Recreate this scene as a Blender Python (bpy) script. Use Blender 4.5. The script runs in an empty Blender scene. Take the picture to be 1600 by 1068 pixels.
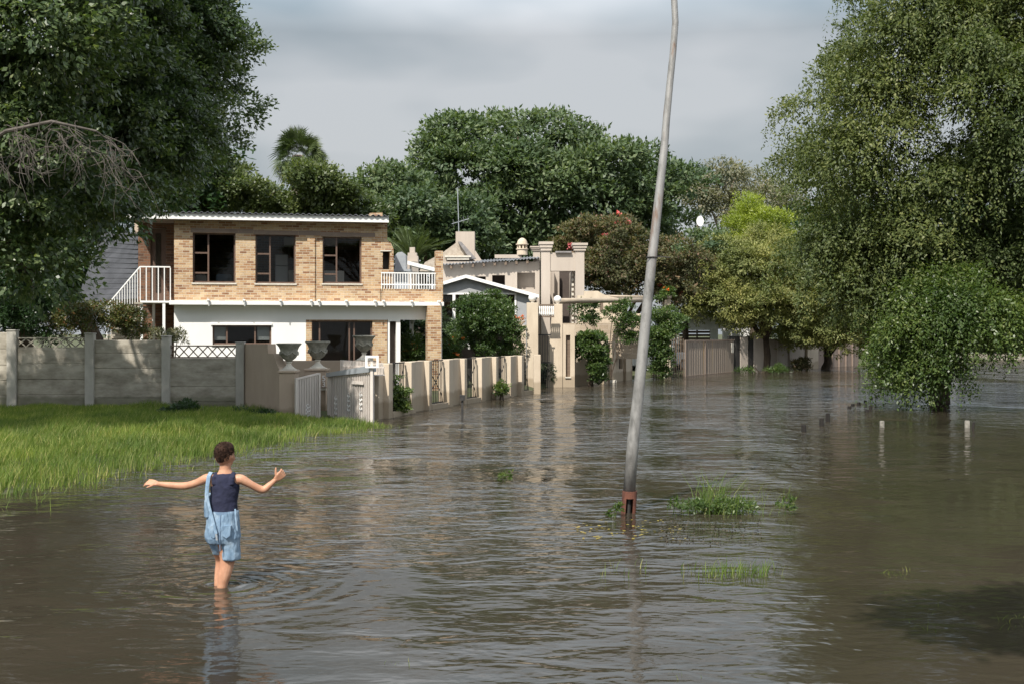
import bpy, math, random
import numpy as np
from mathutils import Vector, Matrix
R = math.radians
random.seed(7)
rng = np.random.default_rng(11)
SC = bpy.context.scene
COL = SC.collection

# ---------------------------------------------------------------- camera
FPX, HY, EYE = 1800.0, 522.0, 1.9          # focal length and horizon in the 1600 px frame, eye height
cd = bpy.data.cameras.new('camera'); cam = bpy.data.objects.new('camera', cd); COL.objects.link(cam)
cam.location = (0, 0, EYE); cam.rotation_euler = (R(90), 0, 0)
cd.sensor_width = 36; cd.lens = 36 * FPX / 1600; cd.shift_y = -12 / 1600
cd.clip_start = 0.1; cd.clip_end = 3000
SC.camera = cam
# ---------------------------------------------------------------- light
SUN = Vector((-0.25, -0.60, 0.76)).normalized()
world = bpy.data.worlds.new('World'); SC.world = world; world.use_nodes = True
wn = world.node_tree; wn.nodes.clear()
def N(nt, t, **k):
    n = nt.nodes.new(t)
    for a, b in k.items(): setattr(n, a, b)
    return n
def lk(nt, a, b): nt.links.new(a, b)
sky = N(wn, 'ShaderNodeTexSky', sky_type='NISHITA'); sky.sun_disc = False
sky.sun_elevation = math.asin(SUN.z); sky.sun_rotation = math.atan2(SUN.x, SUN.y)
sky.air_density = 1.5; sky.dust_density = 2.0
tc = N(wn, 'ShaderNodeTexCoord')
mp = N(wn, 'ShaderNodeMapping'); mp.inputs['Scale'].default_value = (1.0, 1.0, 2.6); mp.inputs['Location'].default_value = (1.3, 0.2, 0.45)
lk(wn, tc.outputs['Generated'], mp.inputs['Vector'])
nz = N(wn, 'ShaderNodeTexNoise'); nz.inputs['Scale'].default_value = 2.7; nz.inputs['Detail'].default_value = 4; nz.inputs['Roughness'].default_value = .45
lk(wn, mp.outputs[0], nz.inputs['Vector'])
rp = N(wn, 'ShaderNodeValToRGB')
rp.color_ramp.elements[0].position = .40; rp.color_ramp.elements[0].color = (2.35, 2.8, 3.15, 1)
rp.color_ramp.elements[1].position = .60; rp.color_ramp.elements[1].color = (4.7, 4.85, 5.05, 1)
lk(wn, nz.outputs['Fac'], rp.inputs[0])
mx = N(wn, 'ShaderNodeMixRGB'); mx.inputs[0].default_value = .9
lk(wn, sky.outputs[0], mx.inputs[1]); lk(wn, rp.outputs[0], mx.inputs[2])
bg = N(wn, 'ShaderNodeBackground'); bg.inputs['Strength'].default_value = .09
sz_ = N(wn, 'ShaderNodeSeparateXYZ'); lk(wn, tc.outputs['Generated'], sz_.inputs[0])
mr = N(wn, 'ShaderNodeMath', operation='MULTIPLY'); mr.inputs[1].default_value = 3.4
rz = N(wn, 'ShaderNodeValToRGB'); lk(wn, sz_.outputs[2], rz.inputs[0]); lk(wn, rz.outputs[0], mr.inputs[0])
for q, (p_, v_) in enumerate(((0, .31), (.25, .33), (.37, 1.0), (.8, .55))):
    e_ = rz.color_ramp.elements[q] if q < 2 else rz.color_ramp.elements.new(p_)
    e_.position = p_; e_.color = (v_, v_, v_, 1)
vm = N(wn, 'ShaderNodeVectorMath', operation='SCALE'); lk(wn, mx.outputs[0], vm.inputs[0]); lk(wn, mr.outputs[0], vm.inputs['Scale'])
lk(wn, vm.outputs[0], bg.inputs['Color'])
wo = N(wn, 'ShaderNodeOutputWorld'); lk(wn, bg.outputs[0], wo.inputs['Surface'])
sl = bpy.data.lights.new('sun', 'SUN'); sl.energy = 5.0; sl.angle = R(.5); sl.color = (1, .945, .86)
so = bpy.data.objects.new('sun', sl); COL.objects.link(so)
so.rotation_euler = SUN.to_track_quat('Z', 'Y').to_euler(); so.location = (-10, -20, 40)
SC.view_settings.view_transform = 'Standard'; SC.view_settings.look = 'None'
SC.view_settings.gamma = 1; SC.view_settings.exposure = .32
SC.render.engine = 'CYCLES'
SC.cycles.max_bounces = 8; SC.cycles.transparent_max_bounces = 16

# ---------------------------------------------------------------- materials
def pmat(name, col=(.5, .5, .5), rough=.7, metal=0, spec=.5):
    m = bpy.data.materials.new(name); m.use_nodes = True
    b = m.node_tree.nodes['Principled BSDF']
    b.inputs['Base Color'].default_value = (*col, 1); b.inputs['Roughness'].default_value = rough
    b.inputs['Metallic'].default_value = metal; b.inputs['Specular IOR Level'].default_value = spec
    return m, m.node_tree, b
def gpos(nt, scale=(1, 1, 1)):
    g = N(nt, 'ShaderNodeNewGeometry'); v = N(nt, 'ShaderNodeMapping'); v.inputs['Scale'].default_value = scale
    lk(nt, g.outputs['Position'], v.inputs['Vector']); return v.outputs[0]
def noise(nt, vec, scale, detail=4, rough=.55):
    n = N(nt, 'ShaderNodeTexNoise'); n.inputs['Scale'].default_value = scale; n.inputs['Detail'].default_value = detail
    n.inputs['Roughness'].default_value = rough
    if vec: lk(nt, vec, n.inputs['Vector'])
    return n.outputs['Fac']
def ramp(nt, fac, stops):
    r = N(nt, 'ShaderNodeValToRGB'); e = r.color_ramp.elements
    while len(e) > len(stops): e.remove(e[-1])
    while len(e) < len(stops): e.new(1)
    for i, (p, c) in enumerate(stops):
        e[i].position = p; e[i].color = (*c, 1) if len(c) == 3 else c
    lk(nt, fac, r.inputs[0]); return r.outputs[0]
def mix(nt, f, a, b, mode='MIX'):
    m = N(nt, 'ShaderNodeMixRGB', blend_type=mode)
    for s, v in ((0, f), (1, a), (2, b)):
        if isinstance(v, (int, float)): m.inputs[s].default_value = v
        elif isinstance(v, tuple): m.inputs[s].default_value = (*v, 1)
        else: lk(nt, v, m.inputs[s])
    return m.outputs[0]
def mth(nt, op, a, b=None, clamp=False):
    m = N(nt, 'ShaderNodeMath', operation=op); m.use_clamp = clamp
    for s, v in ((0, a), (1, b)):
        if v is None: continue
        if isinstance(v, (int, float)): m.inputs[s].default_value = v
        else: lk(nt, v, m.inputs[s])
    return m.outputs[0]
def bump(nt, b, h, strength=.3, dist=.02):
    n = N(nt, 'ShaderNodeBump'); n.inputs['Strength'].default_value = strength; n.inputs['Distance'].default_value = dist
    lk(nt, h, n.inputs['Height']); lk(nt, n.outputs[0], b.inputs['Normal'])
def zval(nt):
    g = N(nt, 'ShaderNodeNewGeometry'); s = N(nt, 'ShaderNodeSeparateXYZ'); lk(nt, g.outputs['Position'], s.inputs[0]); return s.outputs[2]
def mottled(name, c1, c2, scale=3, rough=.8, stretch=(1, 1, 1), bs=.25, bscale=40, metal=0, grime=None):
    m, nt, b = pmat(name, c1, rough, metal)
    f = noise(nt, gpos(nt, stretch), scale, 6, .65)
    c = ramp(nt, f, [(.32, c1), (.68, c2)])
    if grime:   # (top of the stain above the water, colour): tide mark that the flood leaves on the wall
        z = zval(nt); n2 = noise(nt, gpos(nt), 2.5, 3)
        zz = mth(nt, 'ADD', z, mth(nt, 'MULTIPLY', n2, -.25))
        k = mth(nt, 'MULTIPLY_ADD' if False else 'DIVIDE', mth(nt, 'SUBTRACT', grime[0], zz), .08, True)
        c = mix(nt, mth(nt, 'MULTIPLY', k, .6), c, grime[1])
    lk(nt, c, b.inputs['Base Color'])
    bump(nt, b, noise(nt, gpos(nt), bscale, 3), bs, .01)
    return m
def wallvec(nt):
    g = N(nt, 'ShaderNodeNewGeometry')
    cr = N(nt, 'ShaderNodeVectorMath', operation='CROSS_PRODUCT'); cr.inputs[0].default_value = (0, 0, 1)
    lk(nt, g.outputs['True Normal'], cr.inputs[1])
    dt = N(nt, 'ShaderNodeVectorMath', operation='DOT_PRODUCT'); lk(nt, g.outputs['Position'], dt.inputs[0]); lk(nt, cr.outputs[0], dt.inputs[1])
    s = N(nt, 'ShaderNodeSeparateXYZ'); lk(nt, g.outputs['Position'], s.inputs[0])
    c = N(nt, 'ShaderNodeCombineXYZ'); lk(nt, dt.outputs['Value'], c.inputs[0]); lk(nt, s.outputs[2], c.inputs[1])
    return c.outputs[0]
def brickmat(name, stops, mortar, bw=.235, rh=.086):
    m, nt, b = pmat(name, rough=.85)
    t = N(nt, 'ShaderNodeTexBrick'); lk(nt, wallvec(nt), t.inputs['Vector'])
    t.inputs['Color1'].default_value = (0, 0, 0, 1); t.inputs['Color2'].default_value = (1, 1, 1, 1); t.inputs['Mortar'].default_value = (.5, .5, .5, 1)
    t.inputs['Scale'].default_value = 1; t.inputs['Brick Width'].default_value = bw; t.inputs['Row Height'].default_value = rh
    t.inputs['Mortar Size'].default_value = .0075; t.inputs['Mortar Smooth'].default_value = .3
    c = ramp(nt, t.outputs['Color'], stops)
    c = mix(nt, .5, c, ramp(nt, noise(nt, gpos(nt), 1.6, 4), [(.3, (.62, .58, .55)), (.7, (1.15, 1.1, 1.05))]), 'MULTIPLY')
    c = mix(nt, .35, c, ramp(nt, noise(nt, gpos(nt), 22, 3), [(.3, (.5, .42, .38)), (.7, (1.3, 1.25, 1.2))]), 'MULTIPLY')
    c = mix(nt, t.outputs['Fac'], c, mortar)
    lk(nt, c, b.inputs['Base Color'])
    bump(nt, b, mth(nt, 'SUBTRACT', 1.0, t.outputs['Fac']), .6, .012)
    return m
def leafmat(name, c1, c2, c3=None, transl=.35, rough=.42, spec=.5, patch=.35):
    m, nt, b = pmat(name, c1, rough, 0, spec)
    g = N(nt, 'ShaderNodeNewGeometry')
    stops = [(0, c1), (1, c2)] if c3 is None else [(0, c1), (.75, c2), (1, c3)]
    c = ramp(nt, g.outputs['Random Per Island'], stops)
    p = ramp(nt, noise(nt, gpos(nt), patch, 3), [(.35, (.62, .7, .7)), (.65, (1.3, 1.2, 1.05))])
    c = mix(nt, .8, c, p, 'MULTIPLY')
    lk(nt, c, b.inputs['Base Color'])
    t = N(nt, 'ShaderNodeBsdfTranslucent'); lk(nt, mix(nt, 1, c, (1.5, 1.6, .7), 'MULTIPLY'), t.inputs['Color'])
    s = N(nt, 'ShaderNodeMixShader'); s.inputs[0].default_value = transl
    lk(nt, b.outputs[0], s.inputs[1]); lk(nt, t.outputs[0], s.inputs[2])
    lk(nt, s.outputs[0], nt.nodes['Material Output'].inputs['Surface'])
    return m
M = {}
M['brick'] = brickmat('yellow_brick', [(0, (.24, .12, .06)), (.25, (.40, .24, .125)), (.5, (.50, .35, .20)), (.8, (.57, .44, .28)), (1, (.33, .19, .105))], (.52, .45, .35), .215, .076)
M['brickshade'] = brickmat('shade_toned_brick', [(0, (.1, .05, .03)), (1, (.22, .11, .06))], (.16, .13, .1))  # darker copy of the house brick, shade mixed into its colour
M['palebrick'] = brickmat('pale_brick', [(0, (.40, .33, .25)), (1, (.48, .41, .32))], (.5, .43, .35), .39, .19)
M['plaster'] = mottled('beige_plaster', (.47, .385, .29), (.62, .525, .405), 2.2, .88, (1, 1, .3), .3, 60, grime=(.30, (.25, .19, .12)))
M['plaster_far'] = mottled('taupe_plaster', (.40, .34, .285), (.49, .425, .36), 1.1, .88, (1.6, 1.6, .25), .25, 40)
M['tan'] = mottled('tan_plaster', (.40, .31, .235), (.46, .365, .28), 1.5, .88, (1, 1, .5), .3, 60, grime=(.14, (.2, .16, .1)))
M['white'] = mottled('white_paint', (.78, .77, .74), (.82, .81, .79), 2, .55, (1, 1, .3), .1, 50)
M['grey_paint'] = mottled('grey_painted_wall', (.30, .31, .32), (.36, .365, .37), 2, .7)
M['concrete'] = mottled('grey_concrete', (.235, .21, .165), (.50, .46, .385), 2.6, .9, (.7, .7, 1.6), .5, 70, grime=(.3, (.12, .12, .07)))
M['concrete_pale'] = mottled('pale_concrete', (.36, .34, .30), (.50, .48, .43), 3, .9, (1, 1, .5), .5, 70)
M['stone'] = mottled('weathered_stone', (.16, .155, .12), (.36, .345, .29), 9, .9, (1, 1, 1), .6, 60)
M['stone_pale'] = mottled('pale_stone', (.52, .48, .41), (.66, .62, .54), 6, .9)
M['brownframe'] = mottled('brown_window_frame', (.10, .06, .045), (.14, .09, .065), 4, .5)
M['lintel'] = mottled('brown_render', (.20, .15, .12), (.25, .19, .15), 3, .8)
M['black'] = mottled('black_iron', (.02, .02, .02), (.045, .04, .035), 8, .55)
M['rust'] = mottled('rusty_steel', (.05, .022, .016), (.17, .06, .035), 14, .85, (1, 1, .5), .5, 80)
M['wood'] = mottled('brown_timber', (.12, .085, .06), (.2, .15, .11), 3, .8, (1, 1, 6))
M['palewood'] = mottled('pale_timber', (.33, .27, .2), (.42, .35, .27), 3, .8)
M['gatewhite'] = mottled('gate_white_paint', (.60, .54, .49), (.70, .64, .58), 5, .5, (1, 1, .3), .1, 50)
M['gateshade'] = mottled('gate_gap_shade', (.13, .11, .095), (.18, .155, .135), 4, .55, (1, 1, .3), .1)  # dark tone paints the shadow gaps between the bars
M['roof'] = mottled('grey_roof_sheet', (.15, .16, .18), (.24, .25, .27), 1.2, .45, (1, 1, 1), .1)
M['roofshade'] = mottled('shade_toned_corrugated_roof', (.025, .026, .03), (.06, .062, .07), 1.5, .75)  # grey sheet coloured near black: the tree's shade is in the colour
M['tile'] = mottled('slate_tiles', (.16, .15, .15), (.27, .25, .24), 5, .7)
M['galv'] = mottled('galvanised_sheet', (.36, .39, .42), (.48, .51, .54), 2, .4, metal=.4)
M['thatch'] = mottled('weathered_roof_ridge', (.30, .25, .2), (.48, .42, .35), 7, .9)
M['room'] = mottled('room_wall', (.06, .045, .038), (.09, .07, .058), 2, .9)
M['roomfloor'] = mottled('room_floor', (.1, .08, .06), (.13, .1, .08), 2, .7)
M['applwhite'] = mottled('appliance_white', (.6, .6, .6), (.66, .66, .66), 2, .4)
M['cupboard'] = mottled('cupboard_beige', (.42, .38, .33), (.48, .43, .38), 2, .5)
M['cushion'] = mottled('blue_grey_fabric', (.16, .2, .25), (.2, .25, .3), 5, .9)
M['blind'] = mottled('window_blind', (.35, .37, .36), (.42, .44, .43), 2, .8)
M['bark'] = mottled('tree_bark', (.045, .032, .022), (.11, .08, .055), 8, .95, (1, 1, .2), .8, 30)
M['barkgrey'] = mottled('grey_bark', (.17, .13, .10), (.30, .25, .2), 8, .95, (1, 1, .3), .8, 30)
M['bark_dull'] = mottled('dull_twig_bark', (.07, .06, .05), (.14, .12, .105), 8, .95)
M['blue'] = mottled('blue_plastic', (.05, .22, .38), (.08, .28, .44), 3, .5)
M['weatherwood'] = mottled('weathered_stake', (.008, .007, .006), (.022, .018, .015), 14, .95, (1, 1, .2), .7, 60)
M['stakepale'] = mottled('pale_stake', (.14, .13, .11), (.32, .30, .26), 14, .95)
m, nt, b = pmat('window_glass', (.02, .022, .025), .03, 0, .6); b.inputs['Transmission Weight'].default_value = 0
# thin see-through pane: part mirror, part clear
gl = N(nt, 'ShaderNodeBsdfGlossy'); gl.inputs['Roughness'].default_value = .02; tr = N(nt, 'ShaderNodeBsdfTransparent')
fr = N(nt, 'ShaderNodeFresnel'); fr.inputs[0].default_value = 1.6; ms = N(nt, 'ShaderNodeMixShader')
tr.inputs[0].default_value = (.9, .92, .92, 1)
lk(nt, mth(nt, 'MULTIPLY', fr.outputs[0], .7, True), ms.inputs[0]); lk(nt, tr.outputs[0], ms.inputs[1]); lk(nt, gl.outputs[0], ms.inputs[2])
lk(nt, ms.outputs[0], nt.nodes['Material Output'].inputs['Surface']); M['glass'] = m
M['leaf_left'] = leafmat('dark_glossy_leaves', (.05, .08, .036), (.105, .155, .062), (.21, .25, .12), .36, .38, .6)
M['leaf_mid'] = leafmat('mid_green_leaves', (.055, .08, .028), (.09, .122, .042), (.15, .18, .065))
M['leaf_big'] = leafmat('deep_green_leaves', (.058, .092, .045), (.10, .148, .07), (.17, .21, .11), .3, .5, .4, .2)
M['leaf_willow'] = leafmat('willow_leaves', (.062, .088, .03), (.115, .145, .048), (.195, .215, .085), .35, .5, .3, .3)
M['leaf_under'] = leafmat('bright_shoot_leaves', (.055, .095, .022), (.095, .145, .035), (.17, .21, .07), .4, patch=.9)
M['leaf_olive'] = leafmat('olive_leaves', (.15, .175, .06), (.24, .255, .095), (.34, .33, .14), .3, .6, .3, .5)
M['leaf_yellow'] = leafmat('yellow_green_leaves', (.18, .23, .03), (.27, .33, .05), None, .4)
M['leaf_gum'] = leafmat('grey_green_leaves', (.13, .14, .10), (.20, .20, .14), (.24, .21, .15), .3, .6, .3)
M['leaf_boug'] = leafmat('reddish_green_leaves', (.075, .085, .04), (.12, .115, .055), (.20, .125, .09), .3, .6, .3, .9)
M['leaf_palm'] = leafmat('palm_fronds', (.06, .09, .035), (.11, .145, .06), None, .2, .5, .4)
M['leaf_shrub'] = leafmat('shrub_leaves', (.045, .085, .022), (.075, .125, .035), (.13, .175, .05), .35)
M['leaf_dark'] = leafmat('hedge_leaves', (.018, .045, .014), (.035, .075, .02), None, .3)
M['leaf_rust'] = leafmat('red_tipped_leaves', (.06, .08, .025), (.11, .12, .035), (.2, .1, .045), .3)
M['grass'] = leafmat('green_grass', (.095, .155, .035), (.18, .24, .06), (.40, .37, .18), .4, .6, .2, .8)
M['flower_o'] = leafmat('orange_petals', (.75, .16, .03), (.85, .25, .05), None, .3)
M['flower_p'] = leafmat('pink_petals', (.6, .12, .15), (.7, .22, .25), None, .3)
M['flower_r'] = leafmat('red_petals', (.5, .03, .03), (.6, .06, .04), None, .3)
M['yellowleaf'] = leafmat('fallen_yellow_leaves', (.35, .26, .03), (.5, .38, .06), None, .2)
M['debris'] = mottled('dark_plant_debris', (.03, .025, .015), (.07, .055, .035), 10, .9)
M['ground'] = mottled('earth_and_turf', (.055, .05, .028), (.07, .09, .025), 1.5, .95)
M['road'] = mottled('far_bank_soil', (.12, .11, .075), (.22, .19, .15), .6, .95)
# water: muddy body under a rippled mirror
m, nt, b = pmat('flood_water', (.066, .053, .036), .06, 0, .5); b.inputs['IOR'].default_value = 1.33
gp = N(nt, 'ShaderNodeNewGeometry')
lk(nt, ramp(nt, noise(nt, gpos(nt), .35, 3), [(.35, (.031, .026, .018)), (.65, (.044, .036, .026))]), b.inputs['Base Color'])
def wav(scale, stretch, det, dist):
    n = N(nt, 'ShaderNodeTexNoise'); n.inputs['Scale'].default_value = scale; n.inputs['Detail'].default_value = det
    n.inputs['Distortion'].default_value = dist; n.inputs['Roughness'].default_value = .5
    lk(nt, gpos(nt, stretch), n.inputs['Vector']); return n.outputs['Fac']
h1 = wav(.7, (1, 1.5, 1), 1, .4); h2 = wav(2.6, (.8, 1.35, 1), 2, .5); h3 = wav(9, (.75, 1.3, 1), 2, .3)
calm = ramp(nt, noise(nt, gpos(nt, (1, .6, 1)), .22, 3), [(.40, (.22, .22, .22)), (.60, (1.1, 1.1, 1.1))])
def ring(cx, cy, lam, reach, amp):
    v = N(nt, 'ShaderNodeVectorMath', operation='DISTANCE'); v.inputs[1].default_value = (cx, cy, 0); lk(nt, gp.outputs['Position'], v.inputs[0])
    d = v.outputs['Value']
    s = mth(nt, 'SINE', mth(nt, 'ADD', mth(nt, 'MULTIPLY', d, 2 * math.pi / lam), mth(nt, 'MULTIPLY', h2, 7)))
    f = mth(nt, 'SUBTRACT', 1.0, mth(nt, 'DIVIDE', d, reach), True)
    return mth(nt, 'MULTIPLY', mth(nt, 'MULTIPLY', s, mth(nt, 'MULTIPLY', f, f)), amp)
hh = mth(nt, 'ADD', mth(nt, 'ADD', mth(nt, 'MULTIPLY', h1, .040), mth(nt, 'MULTIPLY', h2, .036)), mth(nt, 'MULTIPLY', h3, .0085))
sy = N(nt, 'ShaderNodeSeparateXYZ'); lk(nt, gp.outputs['Position'], sy.inputs[0])
hh = mth(nt, 'MULTIPLY', hh, calm)
fetch = N(nt, 'ShaderNodeMapRange'); fetch.inputs[1].default_value = 9; fetch.inputs[2].default_value = 24; fetch.inputs[3].default_value = .66; fetch.inputs[4].default_value = 4.2; lk(nt, sy.outputs[1], fetch.inputs[0]); hh = mth(nt, 'MULTIPLY', hh, fetch.outputs[0])
lee = N(nt, 'ShaderNodeMapRange'); lee.inputs[1].default_value = 1.2; lee.inputs[2].default_value = 3.2; lee.inputs[3].default_value = 1; lee.inputs[4].default_value = .42   # sheltered water east of the tree line
lk(nt, mth(nt, 'SUBTRACT', sy.outputs[0], mth(nt, 'ADD', mth(nt, 'MULTIPLY', sy.outputs[1], .15), mth(nt, 'MULTIPLY', h1, 1.2))), lee.inputs[0])
far_ = N(nt, 'ShaderNodeMapRange'); far_.inputs[1].default_value = 19; far_.inputs[2].default_value = 27; lk(nt, sy.outputs[1], far_.inputs[0])
hh = mth(nt, 'MULTIPLY', hh, mth(nt, 'MAXIMUM', lee.outputs[0], far_.outputs[0]))
hh = mth(nt, 'ADD', hh, ring(-2.2, 8.75, .2, 1.9, .0042))
hh = mth(nt, 'ADD', hh, ring(-2.2, 8.75, .085, .6, .002))
bp = N(nt, 'ShaderNodeBump'); bp.inputs['Strength'].default_value = 1; bp.inputs['Distance'].default_value = 1
lk(nt, hh, bp.inputs['Height']); lk(nt, bp.outputs[0], b.inputs['Normal']); M['water'] = m

# ---------------------------------------------------------------- builders
def P(px, py, d): return Vector(((px - 800) / FPX * d, d, EYE - (py - HY) / FPX * d))
ROOT = {}
def tag(o, label=None, cat=None, group=None, kind=None):
    if label: o['label'] = label
    if cat: o['category'] = cat
    if group: o['group'] = group
    if kind: o['kind'] = kind
    return o
def base_of(o): return ROOT.get(o.name, Vector((0, 0, 0)))
def thing(name, label, cat, loc, group=None):
    o = bpy.data.objects.new(name, None); COL.objects.link(o); o.location = Vector(loc); o.empty_display_size = .3
    ROOT[o.name] = Vector(loc); return tag(o, label, cat, group)
class MB:
    def __init__(s): s.v = []; s.f = []; s.sm = False
    def quadbox(s, c):   # eight corners, bottom four then top four
        n = len(s.v); s.v += [tuple(x) for x in c]
        s.f += [tuple(n + i for i in q) for q in ((3, 2, 1, 0), (4, 5, 6, 7), (0, 1, 5, 4), (1, 2, 6, 5), (2, 3, 7, 6), (3, 0, 4, 7))]; return s
    def box(s, x0, x1, y0, y1, z0, z1):
        return s.quadbox([(x0, y0, z0), (x1, y0, z0), (x1, y1, z0), (x0, y1, z0), (x0, y0, z1), (x1, y0, z1), (x1, y1, z1), (x0, y1, z1)])
    def fbox(s, F, u0, u1, v0, v1, z0, z1):
        return s.quadbox([F.W(*c) for c in ((u0, v0, z0), (u1, v0, z0), (u1, v1, z0), (u0, v1, z0), (u0, v0, z1), (u1, v0, z1), (u1, v1, z1), (u0, v1, z1))])
    def pbox(s, F, px0, px1, py0, py1, v0, v1):      # a box whose front face fills these photo pixels on the frame's plane at depth v0
        u0, z1 = F.uz(px0, py0, v0); u1, _ = F.uz(px1, py0, v0); _, z0 = F.uz((px0 + px1) / 2, py1, v0); _, z1 = F.uz((px0 + px1) / 2, py0, v0)
        return s.fbox(F, u0, u1, v0, v1, z0, z1)
    def poly(s, pts): n = len(s.v); s.v += [tuple(p) for p in pts]; s.f.append(tuple(range(n, n + len(pts)))); return s
    def prism(s, F, uzs, v0, v1):
        n = len(s.v); k = len(uzs)
        s.v += [tuple(F.W(u, v0, z)) for u, z in uzs] + [tuple(F.W(u, v1, z)) for u, z in uzs]
        s.f.append(tuple(range(n, n + k))); s.f.append(tuple(range(n + 2 * k - 1, n + k - 1, -1)))
        for i in range(k): j = (i + 1) % k; s.f.append((n + i, n + k + i, n + k + j, n + j))
        return s
    def tube(s, pts, rad, seg=8, cap=True):
        pts = [Vector(p) for p in pts]
        if not hasattr(rad, '__len__'): rad = [rad] * len(pts)
        n = len(s.v); up = Vector((0, 0, 1)); prev = None
        for i, p in enumerate(pts):
            t = (pts[min(i + 1, len(pts) - 1)] - pts[max(i - 1, 0)])
            t = t.normalized() if t.length > 1e-9 else up
            a = prev if prev is not None else (Vector((1, 0, 0)) if abs(t.z) > .9 else up)
            x = (a - t * a.dot(t)); x = x.normalized() if x.length > 1e-6 else t.orthogonal().normalized()
            prev = x; y = t.cross(x)
            for k in range(seg):
                an = 2 * math.pi * k / seg; s.v.append(tuple(p + (x * math.cos(an) + y * math.sin(an)) * rad[i]))
        for i in range(len(pts) - 1):
            for k in range(seg):
                j = (k + 1) % seg; s.f.append((n + i * seg + k, n + i * seg + j, n + (i + 1) * seg + j, n + (i + 1) * seg + k))
        if cap:
            s.f.append(tuple(n + k for k in range(seg - 1, -1, -1))); s.f.append(tuple(n + (len(pts) - 1) * seg + k for k in range(seg)))
        return s
    def lathe(s, c, prof, seg=20, fl=None):
        n = len(s.v)
        for i, (r, z) in enumerate(prof):
            for k in range(seg):
                an = 2 * math.pi * k / seg; rr = r * (fl(i, an) if fl else 1)
                s.v.append((c[0] + rr * math.cos(an), c[1] + rr * math.sin(an), c[2] + z))
        for i in range(len(prof) - 1):
            for k in range(seg):
                j = (k + 1) % seg; s.f.append((n + i * seg + k, n + i * seg + j, n + (i + 1) * seg + j, n + (i + 1) * seg + k))
        s.f.append(tuple(n + k for k in range(seg - 1, -1, -1))); s.f.append(tuple(n + (len(prof) - 1) * seg + k for k in range(seg)))
        return s
    def ball(s, c, r, seg=14, sq=(1, 1, 1)):
        n = len(s.v); rings = seg // 2
        for i in range(1, rings):
            th = math.pi * i / rings
            for k in range(seg):
                an = 2 * math.pi * k / seg
                s.v.append((c[0] + r * sq[0] * math.sin(th) * math.cos(an), c[1] + r * sq[1] * math.sin(th) * math.sin(an), c[2] - r * sq[2] * math.cos(th)))
        for i in range(rings - 2):
            for k in range(seg):
                j = (k + 1) % seg; s.f.append((n + i * seg + k, n + i * seg + j, n + (i + 1) * seg + j, n + (i + 1) * seg + k))
        s.f.append(tuple(n + k for k in range(seg - 1, -1, -1))); s.f.append(tuple(n + (rings - 2) * seg + k for k in range(seg)))
        return s
    def build(s, name, mat, parent=None, label=None, smooth=None, root=None, bevel=0):
        me = bpy.data.meshes.new(name)
        L = root
        if L is None: L = base_of(parent) if parent else Vector((0, 0, 0))
        if parent is None and root is None and s.v:
            a = np.array(s.v); L = Vector(((a[:, 0].min() + a[:, 0].max()) / 2, (a[:, 1].min() + a[:, 1].max()) / 2, a[:, 2].min()))
        me.from_pydata([(x - L[0], y - L[1], z - L[2]) for x, y, z in s.v], [], s.f); me.validate(); me.update()
        me.materials.append(mat)
        o = bpy.data.objects.new(name, me); COL.objects.link(o)
        if parent is None: o.location = L; ROOT[o.name] = L
        else: o.parent = parent; ROOT[o.name] = L
        if smooth or s.sm: me.polygons.foreach_set('use_smooth', [True] * len(me.polygons))
        if bevel:
            md = o.modifiers.new('bevel', 'BEVEL'); md.width = bevel; md.segments = 2; md.limit_method = 'ANGLE'
        if label: o['label'] = label
        return o
class Frame:          # a vertical plane in plan, from point A towards B; v runs away from the camera
    def __init__(s, A, B):
        s.A = Vector((A[0], A[1], 0)); d = Vector((B[0] - A[0], B[1] - A[1], 0)); s.len = d.length; s.U = d.normalized()
        s.V = Vector((-s.U.y, s.U.x, 0))
        if s.V.y < 0 and abs(s.V.y) > .2: s.V = -s.V
    def W(s, u, v, z): p = s.A + s.U * u + s.V * v; return Vector((p.x, p.y, z))
    def uz(s, px, py, v=0):
        r = Vector(((px - 800) / FPX, 1, 0)); A = s.A + s.V * v
        t = A.dot(s.V) / r.dot(s.V); return (r * t - A).dot(s.U), EYE - (py - HY) / FPX * t
def front(d, x0=-20): return Frame((x0, d), (x0 + 1, d))
def wall(mb, F, u0, u1, z0, z1, v0, v1, holes=()):
    us = sorted({u0, u1, *[h[0] for h in holes], *[h[1] for h in holes]}); zs = sorted({z0, z1, *[h[2] for h in holes], *[h[3] for h in holes]})
    us = [u for u in us if u0 <= u <= u1]; zs = [z for z in zs if z0 <= z <= z1]
    def solid(i, j):
        if i < 0 or j < 0 or i >= len(us) - 1 or j >= len(zs) - 1: return False
        cu, cz = (us[i] + us[i + 1]) / 2, (zs[j] + zs[j + 1]) / 2
        return not any(h[0] < cu < h[1] and h[2] < cz < h[3] for h in holes)
    for i in range(len(us) - 1):
        for j in range(len(zs) - 1):
            if not solid(i, j): continue
            a, b, c, d = us[i], us[i + 1], zs[j], zs[j + 1]
            mb.poly([F.W(a, v0, c), F.W(b, v0, c), F.W(b, v0, d), F.W(a, v0, d)])
            mb.poly([F.W(b, v1, c), F.W(a, v1, c), F.W(a, v1, d), F.W(b, v1, d)])
            if not solid(i - 1, j): mb.poly([F.W(a, v1, c), F.W(a, v0, c), F.W(a, v0, d), F.W(a, v1, d)])
            if not solid(i + 1, j): mb.poly([F.W(b, v0, c), F.W(b, v1, c), F.W(b, v1, d), F.W(b, v0, d)])
            if not solid(i, j - 1): mb.poly([F.W(a, v0, c), F.W(a, v1, c), F.W(b, v1, c), F.W(b, v0, c)])
            if not solid(i, j + 1): mb.poly([F.W(a, v1, d), F.W(a, v0, d), F.W(b, v0, d), F.W(b, v1, d)])
    return mb
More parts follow.
